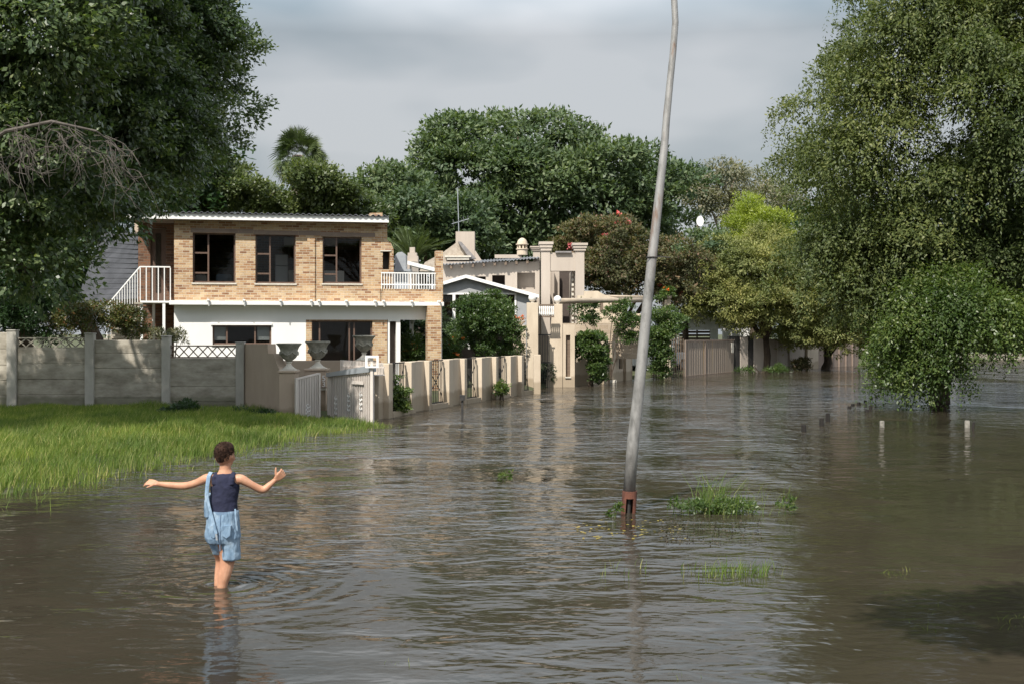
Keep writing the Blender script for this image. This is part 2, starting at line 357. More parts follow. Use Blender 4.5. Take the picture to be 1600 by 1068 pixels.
def hole(F, px0, px1, py0, py1, v=0):
    u0, _ = F.uz(px0, py0, v); u1, _ = F.uz(px1, py0, v); _, z1 = F.uz((px0 + px1) / 2, py0, v); _, z0 = F.uz((px0 + px1) / 2, py1, v)
    return (u0, u1, z0, z1)
def npmesh(name, V, Fq, mat, parent=None, root=None, nside=4):
    V = np.asarray(V, dtype=np.float32)
    L = root if root is not None else (base_of(parent) if parent else Vector((V[:, 0].mean(), V[:, 1].mean(), V[:, 2].min())))
    V = V - np.array([L[0], L[1], L[2]], dtype=np.float32)
    me = bpy.data.meshes.new(name); Fq = np.asarray(Fq, dtype=np.int32); nf = len(Fq)
    me.vertices.add(len(V)); me.vertices.foreach_set('co', V.ravel())
    me.loops.add(nf * nside); me.loops.foreach_set('vertex_index', Fq.ravel())
    me.polygons.add(nf); me.polygons.foreach_set('loop_start', np.arange(0, nf * nside, nside, dtype=np.int32))
    me.polygons.foreach_set('loop_total', np.full(nf, nside, dtype=np.int32))
    me.update(calc_edges=True); me.materials.append(mat)
    o = bpy.data.objects.new(name, me); COL.objects.link(o); ROOT[o.name] = L
    if parent is None: o.location = L
    else: o.parent = parent
    return o

# ---------------------------------------------------------------- foliage
def unit(a): return a / np.maximum(np.linalg.norm(a, axis=1, keepdims=True), 1e-9)
def rsph(n): return unit(rng.normal(size=(n, 3)))
def leaves(pos, direc, L, W, flat=.6, out=None):
    """one folded rhombic leaf at every point; direc = direction the leaf points"""
    n = len(pos); L = L * rng.uniform(.65, 1.3, (n, 1)); W = W * rng.uniform(.7, 1.25, (n, 1))
    d = unit(direc); nrm = rsph(n); nrm[:, 2] = np.abs(nrm[:, 2]) + flat
    if out is not None: nrm = unit(nrm) * .62 + out * .9
    nrm = unit(nrm)
    side = unit(np.cross(d, nrm)); 
    v = np.stack([pos, pos + d * L * .45 + side * W * .5, pos + d * L, pos + d * L * .45 - side * W * .5], 1).reshape(-1, 3)
    f = np.arange(n * 4).reshape(n, 4); return v, f
def inpoly(x, y, poly):
    c = np.zeros(len(x), bool); k = len(poly)
    for i in range(k):
        x1, y1 = poly[i]; x2, y2 = poly[i - 1]
        h = ((y1 > y) != (y2 > y)) & (x < (x2 - x1) * (y - y1) / ((y2 - y1) or 1e-9) + x1)
        c ^= h
    return c
def clumps_in(poly, d, thick, n, rad, frontbias=.5):
    """clump centres inside a crown whose outline, seen at distance d, is poly; the crown is thick metres deep"""
    a = np.array(poly, float); lo, hi = a.min(0), a.max(0); out = []
    cx, cy = a.mean(0)
    while len(out) < n:
        x = rng.uniform(lo[0], hi[0], 400); y = rng.uniform(lo[1], hi[1], 400)
        k = inpoly(x, y, poly); x, y = x[k], y[k]
        ex = np.clip(np.hypot((x - (lo[0] + hi[0]) / 2) / ((hi[0] - lo[0]) / 2), (y - (lo[1] + hi[1]) / 2) / ((hi[1] - lo[1]) / 2)), 0, .97)
        half = thick * np.sqrt(1 - ex ** 2) + .3
        s = np.where(rng.random(len(x)) < frontbias, -rng.uniform(.55, 1, len(x)), rng.uniform(-1, 1, len(x)))
        for xi, yi, hh in zip(x, y, half * s):
            out.append(((xi - 800) / FPX * d, d + hh, EYE - (yi - HY) / FPX * d))
    c = np.array(out[:n]); r = rad * rng.uniform(.6, 1.35, n); return c, r
def crown_mesh(name, c, r, nleaf, L, W, mat, parent, tw=26, twr=.3, flat=.7, squash=.65, droop=0., zmin=.1):
    """leaves in twig bunches spread over the upper shells of the clumps"""
    w = r ** 2 / (r ** 2).sum(); nt = max(1, nleaf // tw); ci = rng.choice(len(c), nt, p=w)
    s = rsph(nt); s[:, 2] = np.where(rng.random(nt) < .6, np.abs(s[:, 2]), s[:, 2])
    tp = c[ci] + s * (r[ci] * rng.uniform(.5, 1.05, nt) ** .5)[:, None] * np.array([1, 1, squash])
    idx = np.repeat(np.arange(nt), tw); n = len(idx)
    pos = tp[idx] + rsph(n) * (twr * rng.random(n) ** .6)[:, None] * np.array([1, 1, .6])
    dr = rsph(n) * .8 + s[idx] * .8; dr[:, 2] -= droop
    k = pos[:, 2] > zmin; v, f = leaves(pos[k], dr[k], L, W, flat, s[idx][k])
    return npmesh(name, v, f, mat, parent)
def strand_mesh(name, c, r, nstr, slen, step, L, W, mat, parent, zmin=.05, sway=.25, lowest=None):
    """hanging leafy strands that fall from the clumps"""
    w = r ** 2 / (r ** 2).sum(); ci = rng.choice(len(c), nstr, p=w)
    s = rsph(nstr); s[:, 2] = np.abs(s[:, 2]); st = c[ci] + s * r[ci][:, None] * np.array([1, 1, .6])
    ln = slen * rng.uniform(.35, 1.3, nstr); k = np.maximum((ln / step).astype(int), 2)
    idx = np.repeat(np.arange(nstr), k); j = np.concatenate([np.arange(q) for q in k]); t = j * step
    out = s[idx] * np.array([1, 1, 0]); sw = rsph(nstr)[idx] * np.array([1, 1, 0])
    pos = st[idx] + out * (.5 * (1 - np.exp(-t / .5)))[:, None] + sw * (sway * (t / slen) ** 1.5)[:, None]; pos[:, 2] -= t * .9
    pos += rng.normal(scale=.03, size=pos.shape)
    dr = rsph(len(pos)); dr[:, 2] -= .9
    keep = pos[:, 2] > zmin
    v, f = leaves(pos[keep], dr[keep], L, W, .2, unit(out + [0, 0, .35])[keep]); return npmesh(name, v, f, mat, parent)
def limbs(base, r0, tips, mat, parent, split=.35, name='trunk', wob=.25):
    mb = MB(); base = Vector(base); tips = [Vector(t) for t in tips]; mid_ = sum(tips, Vector()) / len(tips); tips = [mid_.lerp(t, .82) for t in tips]
    top = sum(tips, Vector()) / len(tips); fork = base.lerp(Vector((base.x * .6 + top.x * .4, base.y * .6 + top.y * .4, top.z)), split)
    pts = [base - Vector((0, 0, .3)), base + (fork - base) * .15, base + (fork - base) * .5 + Vector((random.uniform(-1, 1) * wob * .5, 0, 0)), fork]
    mb.tube(pts, [r0 * 1.35, r0 * 1.05, r0 * .9, r0 * .8], 12)
    for t in tips:
        q = [fork - (fork - base) * .08]; 
        for s in (.25, .5, .75, 1): 
            p = fork.lerp(t, s); p.z += math.sin(s * math.pi) * .12 * (t - fork).length
            q.append(p + Vector([random.uniform(-1, 1) * wob * s for _ in range(3)]))
        mb.tube(q, [r0 * .6, r0 * .42, r0 * .3, r0 * .19, r0 * .07], 7)
        for _ in range(3):
            k = random.choice([2, 3]); e = q[k] + Vector([random.uniform(-1, 1), random.uniform(-1, 1), random.uniform(-.1, .9)]) * (t - fork).length * .22
            mb.tube([q[k], q[k].lerp(e, .5) + Vector((0, 0, .1)), e], [r0 * .2, r0 * .12, r0 * .03], 5)
    return mb.build(name, mat, parent, smooth=True)

# ================================================================= setting
SHORE = [(-60, -6.9), (6, -6.8), (12.5, -6.5), (14, -5.95), (16, -5.35), (19, -4.6), (22, -3.75), (23.6, -2.95), (24.5, -3.4), (25.6, -5.0), (27, -6.3)]
def shore_x(y): return np.interp(y, [p[0] for p in SHORE], [p[1] for p in SHORE])
ROADEDGE = [(-3.02, 25.0), (-2.35, 28), (-1.75, 30), (-1.1, 32), (-.4, 34), (.35, 36), (.85, 37.2), (1.37, 41.2), (2.35, 42.75), (2.93, 43.3), (5.1, 48.9), (7.9, 52.6), (11.5, 59), (17.1, 64.5), (20.6, 69.8), (40, 92), (80, 120)]
def gz(x, y):
    x = np.asarray(x, float); y = np.asarray(y, float)
    z = np.full(x.shape, -.35)
    s = shore_x(y) - x
    z = np.where(y < 27.5, np.clip(s * .10, -.35, .16), z)
    ry = np.array([p[1] for p in ROADEDGE]); rx = np.array([p[0] for p in ROADEDGE])
    ex = np.interp(y, ry, rx) - x
    z = np.where(y >= 26.2, np.maximum(z, np.where(ex > .35, .12, np.clip(ex - .3, -.35, .12))), z)
    z = np.where(y > 115, np.maximum(z, np.clip((y - 115) * .02, 0, 1.2)), z)
    return z
gx = np.concatenate([np.linspace(-1500, -60, 12), np.arange(-50, 60, .5), np.linspace(70, 1500, 14)])
gy = np.concatenate([np.linspace(-300, -5, 8), np.arange(0, 80, .5), np.arange(80, 140, 4), np.linspace(150, 2500, 20)])
X, Y = np.meshgrid(gx, gy); Z = gz(X, Y); nx = len(gx)
V = np.stack([X.ravel(), Y.ravel(), Z.ravel()], 1); I = np.arange(len(gx) * len(gy)).reshape(len(gy), nx)
Fq = np.stack([I[:-1, :-1].ravel(), I[:-1, 1:].ravel(), I[1:, 1:].ravel(), I[1:, :-1].ravel()], 1)
tag(npmesh('ground', V, Fq, M['ground'], root=Vector((0, 0, 0))), kind='structure')
mb = MB(); mb.poly([(-1400, -290, 0), (1400, -290, 0), (1400, 122, 0), (-1400, 122, 0)])
tag(mb.build('water', M['water'], root=Vector((0, 0, 0))), kind='structure')

# grass on the bank
def blades(pos, h, w, mat_name, name, lean=.4, parent=None):
    n = len(pos); h = h * rng.uniform(.45, 1.25, n); a = rng.uniform(0, 2 * np.pi, n)
    side = np.stack([np.cos(a), np.sin(a), np.zeros(n)], 1); ln = rsph(n) * lean; ln[:, 2] = 0
    ln += np.array([.12, 0, 0])
    up = np.array([0, 0, 1.0]); w = (w * rng.uniform(.6, 1.3, n))[:, None]; hh = h[:, None]
    m1 = pos + up * hh * .55 + ln * hh * .35; t = pos + up * hh * .95 + ln * hh * 1.1
    v = np.stack([pos - side * w, pos + side * w, m1 + side * w * .7, m1 - side * w * .7, t + side * w * .12, t - side * w * .12], 1).reshape(-1, 3)
    b0 = np.arange(n)[:, None] * 6; f = np.concatenate([b0 + np.array([[0, 1, 2, 3]]), b0 + np.array([[3, 2, 4, 5]])])
    return npmesh(name, v, f, M[mat_name], parent)
def bank_pts(n, dmin=12, dmax=27.4, wade=.7):
    y = np.sqrt(rng.uniform(dmin ** 2, dmax ** 2, n)); sx = shore_x(y) + .35 * np.sin(y * 2.3) * np.sin(y * .9 + 1) + .15 * np.sin(y * 7.1)
    x = sx + wade - rng.random(n) ** 1.1 * 9.5
    k = rng.random(n) < np.clip((sx - x + wade) / (wade * 2.2), 0, 1); k &= x > -.5 * y - 1.5
    x, y = x[k], y[k]; z = gz(x, y)
    return np.stack([x, y, np.maximum(z, -.12)], 1)
bp_ = bank_pts(150000, wade=.55); bp2 = bank_pts(40000, wade=1.6); bp_ = np.concatenate([bp_, bp2[bp2[:, 0] > shore_x(bp2[:, 1]) + .1][::3]])
cl = np.sin(bp_[:, 0] * 1.9 + 1.3 * np.sin(bp_[:, 1] * 1.1)) * np.sin(bp_[:, 1] * 1.3 + bp_[:, 0]) * .25 + 1
hum = .6 + .8 * (np.sin(bp_[:, 0] * 3.7 + 2 * np.sin(bp_[:, 1] * .9)) * np.sin(bp_[:, 1] * 2.9 + 1.5 * np.sin(bp_[:, 0] * 1.3)) * .5 + .5)
hgt = .19 * cl * hum * np.interp(bp_[:, 1], [20, 23], [1, .62])
tag(blades(bp_, hgt, .0055, 'grass', 'grass'), 'long green grass covering the left bank beside the flood', kind='stuff')

# ================================================================= concrete slab wall on the left
F28 = front(28.0)
def zat(py, d): return EYE - (py - HY) / FPX * d
def xat(px, d): return (px - 800) / FPX * d
cw = thing('concrete_wall', 'weathered grey precast concrete slab wall with two lattice strips behind the grass bank', 'wall', (-9, 28, .05))
def cpost(px0, px1, pyt, v=-.06):
    x0, x1 = xat(px0, 27.94), xat(px1, 27.94); zt = zat(pyt, 27.94)
    m = MB(); m.box(x0, x1, 27.94, 28.12, -.2, zt); m.box(x0 - .012, x1 + .012, 27.92, 28.14, zt, zt + .03); return m.build('post', M['concrete_pale'], cw, bevel=.012)
for a in ((10, 25, 517), (132, 146, 522), (252, 265, 526), (368, 381, 536), (-122, -108, 516), (-246, -232, 514)): cpost(*a)
def slabs(px0, px1, ys):
    x0, x1 = xat(px0, 28) - .02, xat(px1, 28) + .02
    for i in range(len(ys) - 1):
        t = random.uniform(0, .012)
        m = MB(); m.box(x0, x1, 28 + t, 28.07 + t, zat(ys[i + 1], 28) + .002, zat(ys[i], 28)); m.build('slab', M['concrete'], cw, bevel=.014)
slabs(25, 132, [544, 568, 592, 616, 641, 660]); slabs(146, 252, [531, 552, 575, 598, 621, 660]); slabs(265, 368, [559, 582, 603, 627, 660])
slabs(-108, 10, [519, 545, 570, 594, 618, 660]); slabs(-232, -122, [517, 545, 570, 594, 618, 660])
def lattice(px0, px1, py0, py1):
    x0, x1, z0, z1 = xat(px0, 28) - .01, xat(px1, 28) + .01, zat(py1, 28) + .003, zat(py0, 28); m = MB()
    m.box(x0, x1, 28.005, 28.06, z0, z0 + .03); m.box(x0, x1, 28.005, 28.06, z1 - .03, z1)
    n = 7; w = (x1 - x0) / n; zz0, zz1 = z0 + .03, z1 - .03
    for i in range(n):
        for s in (0, 1):
            a, b = (x0 + i * w, x0 + (i + 1) * w) if s == 0 else (x0 + (i + 1) * w, x0 + i * w)
            y0 = 28.012 + .02 * s; h = .018
            m.quadbox([(a, y0, zz0 - h), (b, y0, zz1 - h), (b, y0 + .018, zz1 - h), (a, y0 + .018, zz0 - h), (a, y0, zz0 + h), (b, y0, zz1 + h), (b, y0 + .018, zz1 + h), (a, y0 + .018, zz0 + h)])
    m.build('lattice', M['lintel'] if px0 > 200 else M['concrete'], cw)
lattice(25, 132, 527, 544); lattice(265, 368, 539, 559)

# tan rendered wall curving down to the first gate pillar
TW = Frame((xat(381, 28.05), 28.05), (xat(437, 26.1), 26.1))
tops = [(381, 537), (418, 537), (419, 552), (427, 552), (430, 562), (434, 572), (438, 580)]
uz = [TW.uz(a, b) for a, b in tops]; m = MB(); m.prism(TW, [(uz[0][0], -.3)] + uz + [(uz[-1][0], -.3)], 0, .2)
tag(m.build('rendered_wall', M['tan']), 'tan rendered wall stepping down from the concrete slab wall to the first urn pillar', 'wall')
def pillar(px0, px1, pyt, d, mat, label, depth=.45, cap=None, name='gate_pillar'):
    x0, x1 = xat(px0, d), xat(px1, d); zt = zat(pyt, d)
    t = thing(name, label, 'pillar', ((x0 + x1) / 2, d, 0))
    m = MB(); m.box(x0, x1, d, d + depth, -.4, zt); m.build('shaft', M[mat], t, bevel=.01)
    m = MB(); m.box(x0 - .03, x1 + .03, d - .03, d + depth + .03, zt + .001, zt + .05); m.build('cap', M[mat], t, bevel=.01)
    return t, (x0 + x1) / 2, d + depth / 2, zt + .05
URNP = [(0.0, 0), (.17, 0), (.17, .035), (.135, .05), (.09, .09), (.055, .13), (.05, .17), (.075, .19), (.05, .205), (.09, .24), (.155, .29), (.195, .36), (.205, .42), (.2, .46), (.215, .50), (.235, .545), (.27, .585), (.285, .60), (.285, .625), (.255, .63), (.2, .56), (0.0, .54)]
def urn(x, y, z, label, s=1.0):
    t = thing('stone_urn', label, 'urn', (x, y, z), 'stone urns along the gateway')
    f = lambda i, a: 1 + (.035 * math.cos(12 * a) if 9 <= i <= 12 else 0) + (.02 * math.cos(24 * a) if 17 <= i <= 18 else 0)
    m = MB(); m.lathe((x, y, z), [(r * s, h * s) for r, h in URNP[8:]], 48, lambda i, a: f(i + 8, a)); m.build('bowl', M['stone'], t, smooth=True)
    m = MB(); m.lathe((x, y, z), [(r * s * 1.05, h * s) for r, h in URNP[:9]], 32); m.box(x - .19 * s, x + .19 * s, y - .19 * s, y + .19 * s, z - .0, z + .02); m.build('foot', M['stone_pale'], t, smooth=False)
    m = MB()
    for k in range(6):      # swags round the bowl
        a0 = k * math.pi / 3
        pts = [(x + math.cos(a0 + q * math.pi / 15) * .213 * s, y + math.sin(a0 + q * math.pi / 15) * .213 * s, z + (.43 - .07 * math.sin(q / 5 * math.pi)) * s) for q in range(6)]
        m.tube(pts, .016 * s, 6)
    m.build('swag', M['stone'], t, smooth=True)
    return t
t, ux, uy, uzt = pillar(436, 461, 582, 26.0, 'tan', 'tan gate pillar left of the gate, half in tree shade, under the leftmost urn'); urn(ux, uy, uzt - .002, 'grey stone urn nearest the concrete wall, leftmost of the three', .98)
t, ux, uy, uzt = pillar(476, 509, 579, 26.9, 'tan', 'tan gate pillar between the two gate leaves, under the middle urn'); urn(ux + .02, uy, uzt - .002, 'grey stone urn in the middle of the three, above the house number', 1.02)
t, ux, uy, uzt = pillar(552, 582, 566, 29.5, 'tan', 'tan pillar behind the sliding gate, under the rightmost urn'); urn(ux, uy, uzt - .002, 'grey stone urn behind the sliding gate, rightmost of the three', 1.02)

# low tan wall seen between and behind the gate pillars
m = MB(); m.box(xat(425, 30.5), xat(560, 30.5), 30.5, 30.7, 0, zat(563, 30.5))
tag(m.build('garden_wall', M['tan']), 'low tan garden wall behind the gate and the urns', 'wall')

def bargate(name, label, A, B, z0, zl, zr, nb, scrolls, group=None, plate=None):
    G = Frame(A, B); t = thing(name, label, 'gate', (A[0], A[1], 0)); Lg = G.len
    top = lambda u: zl + (zr - zl) * u / Lg
    m = MB(); m.fbox(G, 0, .05, -.03, .03, z0, top(0)); m.fbox(G, Lg - .05, Lg, -.03, .03, z0, top(Lg))
    m.quadbox([G.W(u, v, z + dz) for dz in (-.04, 0) for (u, v, z) in ((0.051, -.028, top(0)), (Lg - .051, -.028, top(Lg)), (Lg - .051, .028, top(Lg)), (0.051, .028, top(0)))])
    m.fbox(G, .052, Lg - .052, -.02, .02, z0 + .03, z0 + .07); m.build('gate_frame', M['gatewhite'], t)
    m = MB()
    for i in range(nb):
        u = .06 + (Lg - .12) * (i + .5) / nb; m.fbox(G, u - .013, u + .013, -.012, .012, z0 + .071, top(u) - .041)
    m.build('bars', M['gatewhite'], t)
    m = MB(); m.fbox(G, .055, Lg - .055, .02, .026, z0 + .072, min(zl, zr) - .045); m.build('backing_sheet', M['gateshade'], t)  # sheet coloured dark so the gaps between bars look shadowed
    for px, py0, py1 in scrolls:
        u, za = G.uz(px, py0); _, zb = G.uz(px, py1); m = MB(); n = 4; hs = (za - zb) / n
        for k in range(n):
            cz = zb + hs * (k + .5)
            m.tube([G.W(u + .05 * math.sin(q / 12 * 2 * math.pi), -.022, cz + hs * .55 * (q / 12 - .5) + .03 * math.cos(q / 12 * 2 * math.pi)) for q in range(13)], .009, 6)
        m.build('scroll', M['white'], t)
    return t, G
gA = (xat(461.5, 25.8), 25.8); gB = (xat(500, 26.2), 26.2)
bargate('swing_gate', 'narrow white barred gate leaf between the two tan pillars', gA, gB, -.12, zat(590, 25.8), zat(582, 26.2), 12, [(481, 631, 655)])
sA = (xat(513, 26.4), 26.4); sB = (xat(583, 24.9), 24.9)
t, G = bargate('sliding_gate', 'wide white barred sliding gate standing in the flood beside the house number', sA, sB, -.15, zat(584, 26.4), zat(576, 24.9), 24, [(526, 618, 648), (546, 614, 643), (565, 612, 641)])
m = MB(); u0, z0 = G.uz(552, 599); u1, z1 = G.uz(570, 595); m.fbox(G, u0, u1, -.05, -.03, z0, z1); m.build('letter_flap', M['gatewhite'], t)
# sloping top box and raised spikes
m = MB(); m.quadbox([G.W(u, v, z) for (u, v, z) in ((0, -.06, zat(588, 26.4)), (G.len, -.06, zat(573, 24.9) - .1), (G.len, .08, zat(573, 24.9) - .1), (0, .08, zat(588, 26.4)), (0, -.06, zat(582, 26.4)), (G.len, -.06, zat(570, 24.9)), (G.len, .08, zat(570, 24.9)), (0, .08, zat(582, 26.4)))])
m.build('top_rail', M['galv'], t)
m = MB()
for i in range(30):
    u = G.len * (i + .5) / 31; m.fbox(G, u - .01, u + .01, .3, .315, zat(582, 26), zat(562, 26.4) - .03 * (u / G.len))
m.fbox(G, 0, G.len * .97, .316, .34, zat(572, 26.4), zat(570, 26.4)); m.fbox(G, 0, G.len * .97, .081, .34, zat(583, 26.4), zat(581.5, 26.4)); m.build('raised_spikes', M['gatewhite'], t)
gp_ = thing('gate_post', 'slim white post with a square hollow frame on top beside the sliding gate', 'post', (xat(581, 24.85), 24.85, 0))
m = MB(); xc = xat(581, 24.85); m.box(xc - .028, xc + .028, 24.8, 24.86, -.3, zat(559, 24.8)); m.build('pole', M['gatewhite'], gp_)
m = MB(); x0, x1 = xat(571, 24.78), xat(592, 24.78); za, zb = zat(574, 24.78), zat(555, 24.78); w = .05
m.box(x0, x1, 24.74, 24.79, zb - w, zb); m.box(x0, x0 + w, 24.74, 24.79, za, zb - w); m.box(x1 - w, x1, 24.74, 24.79, za, zb - w); m.box(x0 + w, x1 - w, 24.74, 24.79, za, za + .035); m.build('square_frame', M['white'], gp_)
# house number and letterbox on the pillar between the leaves
hn = thing('house_number', 'white house number 53 on the pillar between the gate leaves', 'sign', (xat(505.5, 26.85), 26.85, zat(601, 26.85)))
for ch, dz in (('5', .0), ('3', -.14)):
    cu = bpy.data.curves.new('digit', 'FONT'); cu.body = ch; cu.size = .18; cu.extrude = .008; cu.align_x = 'CENTER'
    to = bpy.data.objects.new('digit_tmp', cu); COL.objects.link(to); bpy.context.view_layer.update()
    me = bpy.data.meshes.new_from_object(to.evaluated_get(bpy.context.evaluated_depsgraph_get())); bpy.data.objects.remove(to)
    me.materials.clear(); me.materials.append(M['white']); me.transform(Matrix.Rotation(R(90), 4, 'X')); me.transform(Matrix.Translation((0, .02, dz + .1)))
    o = bpy.data.objects.new('digit', me); COL.objects.link(o); o.parent = hn
lb = thing('letterbox', 'small white letterbox under the house number on the gate pillar', 'letterbox', (xat(506, 26.85), 26.8, zat(611, 26.8)))
m = MB(); xc = xat(506.5, 26.8); m.box(xc - .07, xc + .05, 26.75, 26.895, zat(609, 26.8), zat(605, 26.8)); m.build('box', M['stone_pale'], lb)
m = MB(); m.box(xc - .08, xc + .06, 26.73, 26.893, zat(605, 26.8), zat(604, 26.8)); m.build('lid', M['lintel'], lb)

# ================================================================= beige boundary wall along the street
def road_at(px):
    for (x0, y0), (x1, y1) in zip(ROADEDGE[:-1], ROADEDGE[1:]):
        k = (px - 800) / FPX
        den = (x1 - x0) - k * (y1 - y0)
        if abs(den) < 1e-9: continue
        s = (k * y0 - x0) / den
        if -1e-6 <= s <= 1 + 1e-6: return (x0 + (x1 - x0) * s, y0 + (y1 - y0) * s)
ZT = 1.24
def module(pa, pb, label, pil=.3, end=.2):
    A, B = road_at(pa), road_at(pb); F = Frame(A, B); F.V = Vector((-F.U.y, F.U.x, 0)); t = thing('boundary_wall', label, 'wall', (A[0], A[1], 0), 'beige boundary wall sections')
    Lm = F.len; T = .32
    m = MB(); m.fbox(F, 0, pil, 0, T, -.4, ZT); m.build('pier', M['plaster'], t, bevel=.012)
    m = MB(); m.fbox(F, Lm - end, Lm, 0, T, -.4, ZT); m.build('pier', M['plaster'], t, bevel=.012)
    m = MB(); m.fbox(F, pil + .001, Lm - end - .001, .14, T - .02, -.4, ZT - .004); m.build('panel', M['plaster'], t)
    return F
def grille(pb, pa, label, plant=False):
    A, B = road_at(pb), road_at(pa); F = Frame(A, B); F.V = Vector((-F.U.y, F.U.x, 0)); t = thing('iron_grille', label, 'grille', (A[0], A[1], 0), 'iron grilles between the wall sections')
    m = MB(); m.fbox(F, .004, F.len - .004, .0, .3, -.4, .12); m.build('sill', M['plaster'], t)
    m = MB(); n = max(4, int(F.len / .11))
    for i in range(n):
        u = F.len * (i + .5) / n; m.fbox(F, u - .008, u + .008, .16, .176, .12, ZT - .03)
    m.fbox(F, 0.003, F.len - .003, .15, .186, ZT - .03, ZT); m.fbox(F, 0.003, F.len - .003, .15, .186, .12, .15)
    for s in (-1, 1):
        m.tube([F.W(F.len * (.5 + s * .42 * math.cos(q / 10 * math.pi)), .14, .15 + (ZT - .2) * q / 10) for q in range(11)], .011, 5)
    m.build('bars', M['black'], t)
module(592, 614, 'beige boundary wall section beside the sliding gate post', .02, .28)
grille(614.5, 642, 'black iron grille nearest the sliding gate with a green shrub inside')
module(643, 675, 'beige boundary wall section left of the black stake, second from the gate')
grille(675.4, 701, 'black iron grille in front of the brick patio pier')
module(702, 730, 'beige boundary wall section directly behind the black stake')
grille(730.4, 752, 'black iron grille just right of the black stake')
module(753, 779, 'beige boundary wall section below the clipped round bush')
grille(779.3, 797, 'black iron grille with a small potted plant at its foot')
module(798, 819, 'short beige boundary wall section left of the tall ball topped posts')
grille(819.2, 833, 'narrow black iron grille farthest along, next to the ball topped posts')
A = road_at(834); m = MB(); m.box(A[0], A[0] + .22, A[1], A[1] + .4, -.4, 1.25)
tag(m.build('wall_pier', M['plaster'], bevel=.01), 'last narrow beige pier of the low wall beside the pedestrian gate', 'pillar')
# rail line on the top of the yard side
# entrance group --------------------------------------------------
def tall_post(px0, px1, pyt, d, label, flare=0):
    x0, x1 = xat(px0, d), xat(px1, d); zt = zat(pyt, d); t = thing('entrance_post', label, 'pillar', ((x0 + x1) / 2, d, 0), 'ball topped entrance posts')
    m = MB(); y0, y1 = d, d + .45
    m.quadbox([(x0 - flare, y0, -.4), (x1, y0, -.4), (x1, y1, -.4), (x0 - flare, y1, -.4), (x0, y0, zt), (x1, y0, zt), (x1, y1, zt), (x0, y1, zt)]); m.build('shaft', M['plaster'], t, bevel=.012)
    xc = (x0 + x1) / 2; m = MB(); m.lathe((xc, d + .22, zt), [(.05, 0), (.05, .04)], 12); m.ball((xc, d + .22, zt + .04 + .13), .14, 20); m.build('ball', M['white'], t, smooth=True)
    return t
tall_post(823, 841, 473, 40.2, 'tall beige entrance post with a white ball, left of the small white railing')
tall_post(864, 879, 475, 41.6, 'tall buttressed beige entrance post with a white ball, right of the small white railing', .3)
pr = thing('entrance_railing', 'small white balustrade bridging the two ball topped posts', 'railing', (xat(856, 41), 41, zat(497, 41)))
m = MB(); d = 41.0; m.box(xat(842, d), xat(866, d), d, d + .06, zat(478, d), zat(475.5, d)); m.build('rail', M['wood'], pr); m = MB(); m.box(xat(842, d), xat(866, d), d, d + .06, zat(496, d), zat(494, d)); m.build('rail', M['wood'], pr)
m = MB()
for i in range(8):
    x = xat(843.5 + i * 3, d); m.lathe((x, d + .03, zat(494, d) + .002), [(.02, 0), (.035, .08), (.02, .2), (.03, .33), (.02, zat(478, d) - zat(494, d) - .004)], 8)
m.build('balusters', M['white'], pr, smooth=True)
pgate = thing('pedestrian_gate', 'timber and iron pedestrian gate in the opening between the tall posts', 'gate', (xat(851, 41.3), 41.3, 0))
m = MB(); m.box(xat(842, 41.3), xat(857, 41.3), 41.3, 41.36, zat(565, 41.3), zat(524, 41.3)); m.build('timber_panel', M['palewood'], pgate)
m = MB()
for i in range(7):
    x = xat(842.5 + i * 2.6, 41.2); m.box(x - .01, x + .01, 41.2, 41.22, -.1, zat(524, 41.2))
m.box(xat(841, 41.2), xat(861, 41.2), 41.221, 41.24, zat(524, 41.2), zat(522, 41.2)); m.box(xat(841, 41.2), xat(861, 41.2), 41.221, 41.24, zat(567, 41.2), zat(565, 41.2)); m.build('bars', M['black'], pgate)
m = MB(); u = front(41.6); m2 = MB()
wall(m, u, *[u.uz(879.5, 500)[0], u.uz(898, 500)[0]], -.4, zat(507, 41.6), 0, .3, [hole(u, 884, 891, 523, 588)])
ew = thing('entrance_wall', 'beige entrance wall with one tall narrow slit window', 'wall', (xat(888, 41.6), 41.6, 0)); m.build('wall', M['plaster'], ew)
m2.pbox(u, 884.2, 890.8, 523.5, 587.5, .16, .18); m2.build('grille', M['wood'], ew)
m2 = MB(); m2.pbox(u, 883, 892, 588.2, 590, -.05, .12); m2.build('sill', M['stone_pale'], ew)
m = MB(); uu = front(43.0); uA = uu.uz(898.5, 500)[0]; uB = uu.uz(921, 500)[0]
pts = [uu.uz(898.5, 512), uu.uz(905, 528), uu.uz(913, 545), uu.uz(921, 552)]
m.prism(uu, [(uA, -.4)] + pts + [(uB, -.4)], 0, .28); tag(m.build('vine_wall', M['plaster']), 'beige wall piece curving down under the climbing vine', 'wall')
# block pillar with flower bowl, left of the posts
t, x, y, z = pillar(801, 822, 510, 42.0, 'plaster', 'square beige block pillar carrying a flower bowl beside the round bush', .6)
fb = thing('flower_bowl', 'stone bowl of orange flowers on the square block pillar', 'planter', (x, y, z)); m = MB(); m.lathe((x, y, z), [(.1, 0), (.2, .1), (.24, .16), (.2, .16), (.05, .1)], 14); m.build('bowl', M['stone_pale'], fb, smooth=True)
c = np.array([[x, y, z + .22]]); crown_mesh('flowers', c, np.array([.2]), 160, .07, .05, M['flower_o'], fb, 10, .08)
